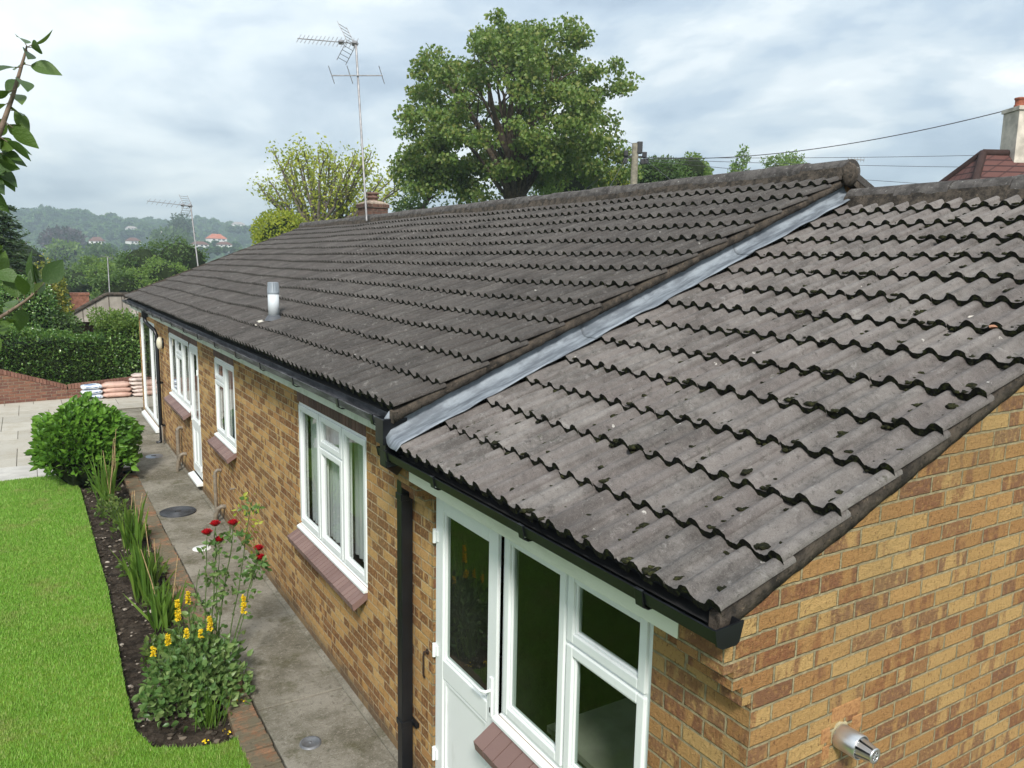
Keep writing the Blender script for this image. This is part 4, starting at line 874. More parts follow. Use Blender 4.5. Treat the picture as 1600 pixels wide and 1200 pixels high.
tag(obj('drain_cover', m, [plain('grey_iron', (0.16, 0.165, 0.175), 0.5, 0.4, 0.3, 0.2, 20)]), 'small round grey metal stopcock lid in the nearest slab of the path', 'drain cover')
m = MB(); c0 = np.array([-0.35, 13.65, 0.004]); m.lathe([(0, .008), (.14, .006), (.15, -.01)], c0, seg=30); m.box(c0[0]-.05, c0[0]+.03, c0[1]-.02, c0[1]+.02, .011, .018, 1)
tag(obj('drain_cover', m, [plain('pale_iron', (0.30, 0.32, 0.36), 0.45, 0.4, 0.4, 0.15, 10), BLACK]), 'pale grey drain cover on the path near the far downpipe', 'drain cover')

# ------------------------------------------------------------------ low wall, bags and hedge at the far end of the patio
gw = thing('garden_wall', 'low curving red brown brick wall with brick on edge coping at the end of the patio', 'wall', (-1.42, 21.1, 0))
def wall_run(a, b, za, zb, parent, seed):
    a = np.array(a, float); b = np.array(b, float); L_ = np.linalg.norm(b-a); d = (b-a)/L_; nrm = np.array([d[1], -d[0]])
    if nrm[1] > 0: nrm = -nrm
    m = MB(); n = max(2, int(L_/0.3)); V = []
    for i in range(n+1):
        p = a+d*L_*i/n; z = za+(zb-za)*i/n - 0.108
        for q, zz in ((0.0, -.3), (0.0, z), (-.215, z), (-.215, -.3)): V.append((p[0]+nrm[0]*q, p[1]+nrm[1]*q, zz))
    m.add(V, [(4*i+j, 4*i+j+1, 4*i+5+j, 4*i+4+j) for i in range(n) for j in range(3)]); obj('wall', m, B_RED, parent, recalc=False)
    m = MB(); nb = int(L_/0.075); zs = (zb-za)/L_
    for i in range(nb):
        p = a+d*(i+.5)*0.075-nrm*0.1; z = za+zs*(i+.5)*0.075-.052
        m.obox((p[0], p[1], z), (d[0], d[1], zs), (nrm[0], nrm[1], 0), (0, 0, 1), .0325, .115, .052+random.uniform(-.003, .003))
    m.obox(((a+b)/2*1.0)[0:2].tolist()+[(za+zb)/2-.056], (d[0], d[1], zs), (nrm[0], nrm[1], 0), (0, 0, 1), L_/2, .004, .045, 1)
    for k_ in range(len(m.v)-8, len(m.v)): m.v[k_] = (m.v[k_][0]-nrm[0]*.1, m.v[k_][1]-nrm[1]*.1, m.v[k_][2])
    obj('coping', m, [COPE, MORT], parent)
t = MT('coping_brick', 0.9, 0.15); t.color(t.mix(t.island(), (0.15, 0.075, 0.055), (0.24, 0.125, 0.09))); t.bump(t.noise(50, 4), 0.004); COPE = t.m
wall_run((-6.5, 20.35), (-1.43, 21.06), 2.15, 0.345, gw, 1)
wall_run((-1.425, 21.06), (1.6, 21.16), 0.345, 0.56, gw, 2)

def bag(c, hx, hy, hz, mats, name, label, grp, rz=0.0, stripe=False):
    V0, F0 = ICO3; P = V0.copy(); e = 0.42
    P = np.sign(P)*np.abs(P)**np.array([e, e, 0.75]); rim = 1-np.clip(np.abs(V0[:, 2:3]), 0, 1)
    ex = np.abs(P[:, 0])**6*0.10; P[:, 1] *= (1-0.10*np.abs(P[:, 0])**4); P[:, 2] *= (1-0.45*np.abs(P[:, 0])**5)*(1-.3*np.abs(P[:, 1])**5); P[:, 0] *= 1+ex*0.4
    P = P*np.array([hx, hy, hz]); rg = np.random.default_rng(int(abs(c[0]*1000+c[2]*777)))
    ph = rg.uniform(0, 6, 3)
    P[:, 2] += 0.010*np.sin(P[:, 0]*23+ph[0])*np.sin(P[:, 1]*19+ph[1])+0.006*np.sin(P[:, 0]*60+ph[2]); P[:, 1] += 0.008*np.sin(P[:, 0]*31+ph[2])
    cs, sn = math.cos(rz), math.sin(rz); P = np.stack([P[:, 0]*cs-P[:, 1]*sn, P[:, 0]*sn+P[:, 1]*cs, P[:, 2]], 1)+np.array(c)
    mi = np.zeros(len(F0), int)
    if stripe:
        cc = V0[F0].mean(1); mi[(cc[:, 1] < -.35) & (np.abs(cc[:, 2]) < .16) & (cc[:, 0] > -.35) & (cc[:, 0] < .6)] = 1
        mi[(cc[:, 2] > .72) & (cc[:, 0] > -.45) & (cc[:, 0] < .05) & (cc[:, 1] < .1)] = 1
    return tag(arr_obj(name, P, F0, mats, None, True, mi), label, 'bag', grp)
t = MT('white_bag', 0.42, 0.4); t.color(t.mix(t.step(t.noise(9, 4), 0.5, 0.66), (0.66, 0.70, 0.74), (0.46, 0.55, 0.68))); t.bump(t.noise(18, 4), 0.012); BAGW = t.m
BAGB = plain('blue_print', (0.16, 0.22, 0.36), 0.4, 0.4, 0, 0.4, 30)
t = MT('pink_bag', 0.45, 0.35); t.color(t.mix(t.step(t.noise(7, 4), 0.4, 0.7), (0.56, 0.37, 0.30), (0.47, 0.30, 0.25))); t.bump(t.noise(16, 4), 0.012); BAGP = t.m
t = MT('pale_bag', 0.45, 0.35); t.color(t.mix(t.step(t.noise(7, 4), 0.4, 0.7), (0.58, 0.49, 0.44), (0.50, 0.40, 0.36))); t.bump(t.noise(16, 4), 0.012); BAGC = t.m
pos = ['topmost', 'middle', 'bottom']
for k in range(3):
    bag((-0.905+random.uniform(-.01, .01), 20.80, 0.315-0.128*k), .245, .17, .068, [BAGW, BAGB], 'compost_bag', f'white and blue plastic bag, {pos[k]} of its stack of three against the garden wall', 'stacked white bags by the wall', 0.03*random.uniform(-1, 1), True)
    bag((-0.335+random.uniform(-.02, .02), 20.79, 0.33-0.122*k), .33, .19, .078, BAGP, 'sand_bag', f'plump pink plastic bag, {pos[k]} of the pink stack beside the white bags', 'stacked pink bags by the wall', 0.06*random.uniform(-1, 1))
od = ['topmost', 'second from the top', 'third from the top', 'third from the ground', 'second from the ground', 'lowest']
for k in range(6):
    bag((0.33+random.uniform(-.05, .03), 20.76+random.uniform(-.03, .03), 0.545-0.096*k), .32, .20, .056, BAGC, 'sand_bag', f'pale bag half hidden by the house corner, {od[k]} of the tallest stack', 'pale bags stacked at the house corner', 0.1*random.uniform(-1, 1))

def crown_leaves(lb, centre, rad, n, size, rng, out=0.6, shell=0.55, asp=0.55, flat=0.0, gap=None):
    d = unit(rng.normal(size=(n, 3))); r = (shell + (1-shell)*rng.random((n, 1)))**0.7
    if gap is not None: r = r*(1+0.14*np.sin(d[:, :1]*gap+1)*np.sin(d[:, 1:2]*gap+2)*np.sin(d[:, 2:]*gap))
    P = np.array(centre)+d*r*np.array(rad); D = unit(d*out + rng.normal(size=(n, 3))*0.7 + np.array([0, 0, -flat])); s = size*rng.uniform(.6, 1.3, n)
    lb.add(*leaves(P, D, s, s*asp, 0.2, 0.15, 2, rng, np.cross(D, np.array([0, 0, 1.0]))+0.5*rng.normal(size=(n, 3))))

def hedge_fill(lb, f_top, x0, x1, y0, y1, n, size, rng, zlo=0.05):
    """leaf faces over the front, top and back of a clipped hedge"""
    k = n//2; x = rng.uniform(x0, x1, k); z = zlo+(f_top(x)-zlo)*rng.random(k); P1 = np.stack([x, y0+rng.normal(0, .05, k)+0.05*np.sin(x*5+z*4), z], 1)
    x = rng.uniform(x0, x1, n-k); P2 = np.stack([x, rng.uniform(y0, y1, n-k), f_top(x)+rng.normal(0, .045, n-k)+.03*np.sin(x*7)], 1)
    P = np.concatenate([P1, P2]); out = np.concatenate([np.tile([0, -1.0, 0.15], (k, 1)), np.tile([0, -.2, 1.0], (n-k, 1))])
    D = unit(rng.normal(size=(n, 3))*0.8+out*0.4+np.array([0, -.1, -.35])); s = size*rng.uniform(.6, 1.3, n)
    lb.add(*leaves(P, D, s, s*.55, .2, .15, 2, rng, np.cross(out, D)+.4*rng.normal(size=(n, 3))))
rg = np.random.default_rng(11)
DARKC = plain('core_shade', (0.018, 0.026, 0.010), 0.95, 0.05, 0, 0.4, 6)  # solid dark cores: shade inside the foliage put into their colour
hd = thing('hedge', 'long clipped dark green laurel hedge behind the low brick garden wall', 'hedge', (-2.5, 21.9, 0))
lb = LB(); ft = lambda x: np.interp(x, [-6, -2.8, -1.0, -.6], [2.0, 1.76, 1.47, 1.45]); hedge_fill(lb, ft, -6, -.55, 21.45, 22.6, 15000, .085, rg); lb.obj('foliage', L_HEDGE, hd)
m = MB(); m.prism_z([(-6, 21.55), (-.6, 21.55), (-.6, 22.5), (-6, 22.5)], 0, 1.36); obj('dark_core', m, DARKC, hd)
sh = thing('shrub', 'taller light green shrub above the hedge beside the far house corner', 'shrub', (0.1, 21.9, 0))
lb = LB(); crown_leaves(lb, (0.15, 21.9, 1.05), (1.0, .62, 1.08), 9000, .085, rg, gap=5.0)
lb.obj('foliage', L_HEDGE, sh); lb = LB()
for q in range(26): crown_leaves(lb, (rg.uniform(-.65, 1.0), 21.75+rg.uniform(-.3, .3), rg.uniform(1.55, 2.05)), (.2, .2, .26), 130, .075, rg, out=.8, flat=-.4)
lb.obj('young_shoots', L_LIGHT, sh)
V, F = blobs([(0.15, 21.95, 1.0)], np.array([[.85, .5, .95]]), ICO3, .05, rg); arr_obj('dark_core', V, F, DARKC, sh)

# ------------------------------------------------------------------ planting in the bed
hy = thing('hydrangea_bush', 'big rounded bright green hydrangea bush where lawn, patio and flower bed meet', 'bush', (-1.42, 12.45, 0))
lb = LB(); n = 4200; d = unit(rg.normal(size=(n, 3))); d[:, 2] = np.abs(d[:, 2])*1.0-.25*(rg.random(n) < .35)
r = (0.80+.25*rg.random((n, 1)))*(1+.10*np.sin(d[:, :1]*7+1)*np.sin(d[:, 1:2]*6)+.07*np.sin(d[:, 2:]*9+d[:, :1]*5))
P = np.array([-1.47, 12.45, 0.45])+d*r*np.array([.70, .68, .80]); D = unit(np.stack([d[:, 0], d[:, 1], .25+0*d[:, 2]], 1)+.45*rg.normal(size=(n, 3))); s = rg.uniform(.07, .135, n)
lb.add(*leaves(P, D, s, s*.66, .18, .35, 4, rg, np.cross(D, d+np.array([0, 0, .6]))+.25*rg.normal(size=(n, 3)))); lb.obj('foliage', L_HYD, hy)
V, F = blobs([(-1.45, 12.45, .45)], np.array([[.55, .55, .62]]), ICO3, .05, rg); arr_obj('dark_core', V, F, DARKC, hy)
def blade_fan(name, label, x, y, nb, h, spread, wdt, mat_, rng, stalks=0, grp=None):
    th = thing(name, label, 'plant', (x, y, -.05), grp); lb = LB(); P = np.stack([x+np.clip(rng.normal(0, .05, nb), -.1, .1), y+np.clip(rng.normal(0, .09, nb), -.16, .16)*min(1, h*1.6), np.full(nb, -.05)], 1)
    D = unit(np.stack([rng.normal(0, spread, nb), rng.normal(0, spread, nb), np.ones(nb)], 1)); L2 = h*rng.uniform(.55, 1.05, nb)
    lb.add(*leaves(P, D, L2, wdt*rng.uniform(.7, 1.2, nb), .12, .12, 6, rng)); lb.obj('blades', mat_, th, True)
    if stalks:
        m = MB()
        for q in range(stalks):
            a = (x+rng.normal(0, .06), y+rng.normal(0, .1), -.05); t_ = rng.uniform(.9, 1.35)*h; e = (a[0]+rng.normal(0, .07), a[1]+rng.normal(0, .07), t_)
            m.tube([a, ((a[0]+e[0])/2+.01, (a[1]+e[1])/2, t_*.5), e], [.007, .006, .004], 6)
        obj('dry_stalks', m, STRAW, th)
    return th
blade_fan('iris', 'tall dark iris clump with dry straw stalks in front of the hydrangea', -1.34, 11.0, 40, .85, .20, .034, L_IRIS, rg, 4)
blade_fan('iris', 'middle iris clump of upright sword leaves halfway along the bed', -1.22, 8.75, 54, .70, .16, .036, L_IRIS, rg, 3)
blade_fan('iris', 'densest bright green iris clump just behind the roses', -1.26, 7.15, 84, .66, .17, .038, L_IRIS, rg, 2)
blade_fan('iris', 'small spiky iris clump next to the loosestrife leaves', -1.20, 6.35, 44, .54, .20, .034, L_IRIS, rg, 2)
blade_fan('grassy_plant', 'little tuft of thin upright leaves at the near tip of the flower bed', -1.14, 4.30, 34, .34, .15, .014, L_IRIS, rg)
def leafy(name, label, x, y, rx, ry, h, n, size, mat_, cat='plant', asp=.6, grp=None, base=-.05):
    th = thing(name, label, cat, (x, y, base), grp); lb = LB(); d = unit(rg.normal(size=(n, 3))); d[:, 2] = np.abs(d[:, 2])
    r = .35+.65*rg.random((n, 1))**.6; P = np.array([x, y, base+.03])+d*r*np.array([rx, ry, h])*(1+.15*np.sin(d[:, :1]*9)*np.sin(d[:, 1:2]*8))
    D = unit(d*.6+.5*rg.normal(size=(n, 3))+np.array([0, 0, .15])); s = size*rg.uniform(.6, 1.25, n)
    lb.add(*leaves(P, D, s, s*asp, .15, .25, 4, rg, np.cross(D, np.array([0, 0, 1.0]))+.35*rg.normal(size=(n, 3)))); lb.obj('foliage', mat_, th)
    m = MB()
    for q in range(9):
        a = rg.uniform(0, 6.28); r_ = rg.uniform(.2, .8); m.tube([(x+rg.normal(0, .03), y+rg.normal(0, .03), base), (x+math.cos(a)*rx*r_*.6, y+math.sin(a)*ry*r_*.6, base+h*.5), (x+math.cos(a)*rx*r_, y+math.sin(a)*ry*r_, base+h*.85)], [.006, .005, .003], 5)
    obj('stems', m, GSTEM, th); return th
for x, y, rx, h, n, lab in ((-1.12, 7.75, .15, .24, 110, 'leafy plant against the edging beside the densest iris clump'), (-1.38, 10.45, .17, .30, 130, 'leafy green plant on the lawn side of the dry stalks'), (-1.10, 9.2, .14, .22, 90, 'small green plant against the edging near the round manhole cover'), (-1.34, 5.6, .16, .26, 110, 'leafy plant on the lawn side behind the yellow spikes'), (-1.36, 11.7, .22, .30, 150, 'low leafy weed under the edge of the hydrangea'), (-1.27, 10.0, .20, .34, 150, 'pale leafy clump between the tall stalks and the second iris'), (-1.25, 9.45, .17, .26, 110, 'small round leafed plant beside the iris leaves'), (-1.30, 8.0, .15, .20, 80, 'tiny leafy seedling at the foot of the middle iris'), (-1.13, 6.75, .16, .26, 90, 'soft green leafy plant at the edging behind the loosestrife'), (-1.05, 5.75, .17, .30, 120, 'light leafy plant between the roses and the spiky iris')):
    leafy('leafy_plant', lab, x, y, rx, rx*1.15, h, n, .06, L_YEL)
# loosestrife: dense leafy bush with yellow flower spikes
yl = leafy('yellow_loosestrife', 'bushy plant with bright yellow flower spikes near the end of the bed', -1.16, 4.72, 0.43, .41, .60, 1700, .062, L_ROSE, 'flower', .62)
for (x, y, z, ln) in ((-1.27, 4.72, .80, .17), (-1.16, 4.92, .80, .11), (-1.03, 4.72, .63, .12), (-.775, 4.62, .78, .16), (-1.36, 4.66, .60, .09), (-1.47, 4.66, .52, .09), (-1.23, 4.60, .64, .07), (-1.12, 4.62, .60, .06)):
    m = MB(); m.tube([(x*.6-1.16*.4, 4.72, .1), (x, y, z-ln*.6), (x, y, z+ln*.5)], [.005, .004, .002], 5); st_ = obj('flower_stem', m, GSTEM, yl)
    k = int(46*ln/.12); tt = rg.random(k); a = rg.uniform(0, 6.28, k); rr = .028*(1-.55*tt)
    C_ = np.stack([x+np.cos(a)*rr*.5, y+np.sin(a)*rr*.5, z-ln/2+ln*tt], 1); lb = LB()
    for q in range(5):
        D = np.stack([np.cos(a+(q-2)*1.1), np.sin(a+(q-2)*1.1), .5+0*a], 1)+.35*rg.normal(size=(k, 3)); lb.add(*leaves(C_, D, .018, .011, .1, .15, 2, rg))
    lb.obj('flowers', YPETAL, st_)
for i, (x, y) in enumerate(((-.86, 4.72), (-.87, 4.50), (-1.20, 4.12), (-1.02, 4.15), (-.90, 4.78))):
    lb = LB(); P = np.array([[x, y, (.012 if x > -.99 else -.03)]])+rg.normal(0, .018, (7, 3))*np.array([1, 1, .15]); lb.add(*leaves(P, rg.normal(size=(7, 3))*np.array([1, 1, .2]), .022, .015, .1, .1, 2, rg))
    tag(lb.obj('fallen_petals', YPETAL), 'few fallen yellow petals on the worn bricks and soil by the loosestrife', 'petals', 'fallen yellow petals')
# rose bush with tall thin stems
ro = thing('rose_bush', 'tall thin stemmed rose bush carrying six deep red blooms', 'rose', (-1.0, 4.95, -.05))
heads = [(-.92, 4.92, 1.40), (-1.0, 4.85, 1.36), (-.885, 4.95, 1.245), (-.775, 4.92, 1.385), (-.575, 4.9, 1.13), (-.565, 4.9, 1.045)]
stem_pts = []
def rstem(pts, r0):
    m = MB(); pts = [np.array(p, float) for p in pts]; P = []
    for i in range(13):
        t_ = i/12*(len(pts)-1); k = min(int(t_), len(pts)-2); f_ = t_-k; P.append(pts[k]*(1-f_)+pts[k+1]*f_+rg.normal(0, .004, 3))
    m.tube(P, list(np.linspace(r0, r0*.5, 13)), 6); stem_pts.extend(P[3:]); return obj('stem', m, GSTEM, ro)
rstem([(-1.02, 5.0, -.05), (-.97, 4.95, .6), (-.93, 4.92, 1.1), (-.92, 4.92, 1.38)], .007); rstem([(-1.05, 4.95, -.05), (-1.03, 4.9, .7), (-1.0, 4.86, 1.33)], .006)
rstem([(-.97, 4.95, -.05), (-.93, 4.95, .7), (-.885, 4.95, 1.22)], .006); rstem([(-.97, 5.0, -.05), (-.88, 4.95, .75), (-.79, 4.92, 1.2), (-.775, 4.92, 1.36)], .007)
rstem([(-.93, 4.95, -.05), (-.74, 4.9, .55), (-.60, 4.9, 1.0), (-.575, 4.9, 1.11)], .007); rstem([(-.66, 4.9, .80), (-.59, 4.9, .95), (-.565, 4.9, 1.02)], .005)
rstem([(-1.05, 5.0, -.05), (-1.12, 5.0, .55), (-1.05, 5.02, 1.0)], .006); rstem([(-.9, 5.0, -.05), (-.72, 5.1, .7), (-.60, 5.15, 1.32), (-.56, 5.15, 1.5)], .006)
for h_ in heads:
    lb = LB(); h_ = np.array(h_)
    for ring, (k, r_, tilt, ln) in enumerate(((6, .010, 3.0, .046), (7, .018, 1.9, .050), (8, .024, 1.1, .052), (9, .026, .45, .050))):
        a = np.arange(k)*2*np.pi/k+ring*.7+rg.normal(0, .1, k); D = np.stack([np.cos(a), np.sin(a), tilt+0*a], 1); P = h_+np.stack([np.cos(a)*r_*.3, np.sin(a)*r_*.3, 0*a-.012], 1)
        T = np.stack([-np.sin(a), np.cos(a), 0*a], 1); lb.add(*leaves(P, D, ln, ln*1.05, .25, -.25, 4, rg, np.cross(D, T)))
    lb.obj('bloom', PETAL, ro, True)
sp = np.array(stem_pts); lb = LB(); idx = rg.integers(0, len(sp), 170); P = sp[idx]; D = rg.normal(size=(170, 3))*np.array([1, 1, .4]); D = unit(D)
for q in range(3):
    s = rg.uniform(.032, .062, 170); a = unit(D+.6*rg.normal(size=(170, 3))); lb.add(*leaves(P+D*(.02+.03*q), a, s, s*.62, .12, .2, 4, rg, np.cross(a, np.array([0, 0, 1.0]))+0.3*rg.normal(size=(170, 3))))
lb.obj('foliage', L_ROSE, ro)
lb = LB(); top_ = np.array([-.56, 5.15, 1.5]); n = 46; P = np.stack([rg.normal(-.60, .05, n), rg.normal(5.13, .05, n), rg.uniform(1.05, 1.58, n)], 1); D = rg.normal(size=(n, 3)); s = rg.uniform(.03, .055, n); lb.add(*leaves(P, D, s, s*.6, .12, .2, 4, rg)); lb.obj('young_leaves', L_POL, ro)

# ------------------------------------------------------------------ apple tree beside the viewer, its shoots reaching into view
ap = thing('apple_tree', 'apple shoots with big oval leaves reaching in close at the left edge', 'tree', (-2.95, 0.25, 0))
m = MB(); m.tube([(-2.95, .25, -.05), (-2.93, .27, 1.2), (-2.80, .35, 2.3), (-2.62, .42, 3.0), (-2.35, .48, 3.45), (-2.26, .50, 3.62)], [.09, .075, .055, .035, .016, .010], 10); obj('trunk', m, BARK, ap)
m = MB()
b1 = [np.array(at(u, v, 1.9)) for u, v in ((-60, 330), (-20, 260), (4, 195), (20, 150), (31, 112), (38, 88), (42, 72))]
b2 = [np.array(at(u, v, 1.85)) for u, v in ((-60, 540), (-25, 510), (10, 490), (40, 470), (58, 455))]
m.tube([(-2.35, .48, 3.45)]+b1, [.012, .010, .008, .006, .0048, .004, .003, .002], 8); m.tube([(-2.45, .46, 3.3)]+b2, [.012, .008, .0055, .004, .003, .002], 8)
specs = [(42, 72, 22, 40, 50), (42, 74, 66, 62, 45), (44, 74, 90, 74, 48), (42, 78, 52, 100, 40), (38, 92, 18, 120, 38), (36, 100, 84, 110, 52), (34, 105, -22, 108, 50), (30, 120, 6, 148, 44), (30, 122, 64, 156, 50), (24, 140, -16, 150, 44), (22, 145, 60, 184, 48), (18, 158, -24, 180, 50), (14, 172, 54, 178, 46), (12, 178, -8, 212, 52), (8, 190, 46, 220, 52), (4, 200, -28, 226, 50), (0, 214, 40, 240, 48), (-2, 222, 66, 242, 44), (-6, 230, 28, 262, 55), (-8, 236, 56, 262, 44), (-4, 226, 58, 232, 46), (-12, 240, 34, 246, 50), (-16, 250, 44, 268, 52), (-20, 258, 10, 276, 54), (-24, 270, 30, 268, 46), (-6, 210, 18, 236, 50), (2, 190, 30, 204, 48), (16, 165, 40, 198, 46), (-10, 245, 50, 280, 46), (-14, 252, 20, 290, 50), (-18, 262, 36, 286, 44), (-24, 274, 18, 310, 52), (-30, 285, 10, 330, 55), (-36, 296, 2, 340, 50), (-30, 290, 24, 302, 40),
         (58, 455, 36, 368, 62), (58, 455, 44, 374, 40), (58, 452, 66, 385, 48), (60, 452, 100, 406, 58), (54, 458, 78, 420, 50), (46, 466, 62, 432, 55), (40, 470, 28, 420, 48), (32, 475, 10, 428, 50), (28, 478, 66, 448, 48), (18, 486, 20, 448, 46), (8, 492, -18, 460, 48), (4, 494, 30, 505, 50), (-6, 500, 12, 530, 55), (-16, 505, -10, 548, 52), (-24, 512, 14, 468, 50), (-30, 516, 4, 500, 46), (34, 474, 32, 500, 42), (12, 488, 18, 468, 40), (-10, 440, 8, 400, 50), (-14, 430, 2, 372, 48), (-10, 420, 14, 432, 44), (-16, 400, 4, 352, 44)]
P = []; D = []; L2 = []
for (u, v, u2, v2, ln) in specs:
    a = np.array(at(u, v, 1.9+rg.normal(0, .03))); b = np.array(at(u2, v2, 1.9+rg.normal(0, .06))); P.append(a); D.append(b-a); L2.append(ln*1.9/FPX*1.02)
P = np.array(P); D = np.array(D); L2 = np.array(L2); n = len(P); view = unit(P-CAM)
roll = np.cross(unit(D), view) + 0.8*rg.normal(size=(n, 3))
PET = 0.22
for a, d, l in zip(P, unit(D), L2): m.tube([a, a+d*l*PET*1.05], .0011, 5)
obj('branch', m, TWIG, ap)
lb = LB(); S_ = unit(np.cross(unit(D), view)); nrm = -view*1.0+0.75*rg.normal(size=(n, 3)) + np.array([0, 0, .6]); roll = nrm
lb.add(*leaves(P+unit(D)*L2[:, None]*PET, D, L2*(1-PET)*1.05, L2*.50*rg.uniform(.85, 1.15, n), .14, .16, 8, rg, roll)); lb.obj('foliage', L_APPLE, ap, True)

# ------------------------------------------------------------------ trees
def limb(m, a, b, r0, r1, seg=7, wob=.15, rng=RNG, n=6):
    a, b = np.array(a, float), np.array(b, float); L_ = np.linalg.norm(b-a); P = [a+(b-a)*t_+(rng.normal(0, wob*L_*.08, 3) if 0 < t_ < 1 else 0)+np.array([0, 0, .12*L_*math.sin(math.pi*t_)])*(wob > 0) for t_ in np.linspace(0, 1, n)]
    m.tube(P, list(np.linspace(r0, r1, n)), seg); return P
rb = np.random.default_rng(21)
bt = at(806, 300, 38); tb = np.array([bt[0], bt[1], -1.0]); tc_ = np.array(at(792, 172, 38))
tree = thing('maple_tree', 'large round crowned maple tree with dark spreading limbs behind the roof ridge', 'tree', tuple(tb))
m = MB(); fork = np.array([tb[0], tb[1], bt[2]-1.0]); m.tube([tb, (tb+fork)/2+np.array([.1, 0, 0]), fork], [.5, .40, .34], 12)
lb = LB(); ends = []
RX, RZ = 5.6, 4.4
for i in range(24):
    a = i*2.399; el = 0.18+1.3*((i+.5)/24)
    d = np.array([math.cos(a)*math.cos(el), math.sin(a)*math.cos(el), math.sin(el)])
    e = tc_+np.array([d[0]*RX*.74, d[1]*RX*.74, -1.5+d[2]*RZ*.95]); P = limb(m, fork+np.array([0, 0, rb.uniform(-.3, .9)]), e, .13 if i % 4 else .20, .025, 7, .22, rb, 8); ends += P[3:]
    for q in range(3):
        e2 = P[4+q]+unit(rb.normal(size=3)+d)*1.5; P2 = limb(m, P[4+q], e2, .05, .015, 5, .2, rb, 5); ends += P2[2:]
obj('trunk', m, BARK, tree); ends = np.array(ends)
nc = 0; C_ = []
while len(C_) < 235:
    d = unit(rb.normal(size=3)); r = (.30+.70*rb.random())**.5; q = d*r
    if q[2] < -.72: continue
    if mnoise.noise((q[0]*1.9+3, q[1]*1.9, q[2]*1.9)) < -.27: continue
    C_.append(tc_+q*np.array([RX, RX, RZ])*(1+.10*mnoise.noise((d[0]*2.2, d[1]*2.2, d[2]*2.2+9))))
for i in range(26): C_.append(tc_+np.array([*(rt0[:2]*rb.uniform(-5.3, -1.0)), 0])+np.array([0, rb.uniform(-1.5, 1.5), rb.uniform(-4.2, -2.4)]))
for i in range(16): C_.append(tc_+np.array([*(rt0[:2]*rb.uniform(1.8, 5.2)), 0])+np.array([0, rb.uniform(-1.5, 1.5), rb.uniform(-3.6, -1.6)]))
for i in range(22): C_.append(tc_+np.array([*(rt0[:2]*rb.uniform(-5.5, -2.5)), 0])+np.array([0, rb.uniform(-1.5, 1.5), rb.uniform(-3.6, -.8)]))
for c_ in C_:
    rr = rb.uniform(.45, .90); k = int(190*rr/.7); u_ = unit(rb.normal(size=(k, 3)))*rb.random((k, 1))**.5; P = c_+u_*np.array([rr, rr, rr*.62])
    D = u_*.5+rb.normal(size=(k, 3))*np.array([.8, .8, .4])+np.array([0, 0, -.45]); s = rb.uniform(.11, .22, k)
    lb.add(*leaves(P, D, s, s*.85, .2, .2, 2, rb, np.cross(D, np.array([0, 0, 1.0]))+.5*rb.normal(size=(k, 3))))
lb.obj('crown', L_BIG, tree)
# pollarded yellow green tree
bp_ = at(500, 345, 45); pb = np.array([bp_[0], bp_[1], -2.0]); pol = thing('pollarded_tree', 'thin leaved yellow green tree with many bare upright stems behind the chimney', 'tree', tuple(pb))
m = MB(); f0 = np.array([pb[0], pb[1], bp_[2]-1.6]); m.tube([pb, f0], [.5, .42], 10); lb = LB()
for i in range(34):
    u = 400+232*((i*0.618) % 1); v = 240+(38 if (u < 425 or u > 590) else 0)+random.uniform(-8, 26); e = np.array(at(u, v, 45+rb.uniform(-2.5, 2.5))); a = f0+np.array([rb.normal(0, .25), rb.normal(0, .25), rb.uniform(-.2, .6)])
    mid = a*.45+e*.55; mid[2] -= .7*abs(u-505)/100*-.3; mid[0] += (e[0]-a[0])*.12; mid[1] += (e[1]-a[1])*.12
    P = []
    for t_ in np.linspace(0, 1, 9): P.append((1-t_)**2*a+2*t_*(1-t_)*mid+t_*t_*e+(rb.normal(0, .05, 3) if 0 < t_ < 1 else 0))
    m.tube(P, list(np.linspace(.12, .028, 9)), 6); P = np.array(P)
    for q in range(2):
        b = P[rb.integers(3, 8)]; e2 = b+np.array([rb.normal(0, .5), rb.normal(0, .5), rb.uniform(.5, 1.4)]); m.tube([b, (b+e2)/2+rb.normal(0, .06, 3), e2], [.035, .025, .015], 5); P = np.concatenate([P, [b*.5+e2*.5, e2]])
    k = 210; base = P[rb.integers(2, len(P), k)]+rb.normal(0, .26, (k, 3)); D = rb.normal(size=(k, 3)); s = rb.uniform(.12, .24, k); lb.add(*leaves(base, D, s, s*.65, .2, .1, 2, rb))
obj('trunk', m, BARKG, pol); lb.obj('crown', L_POL, pol)

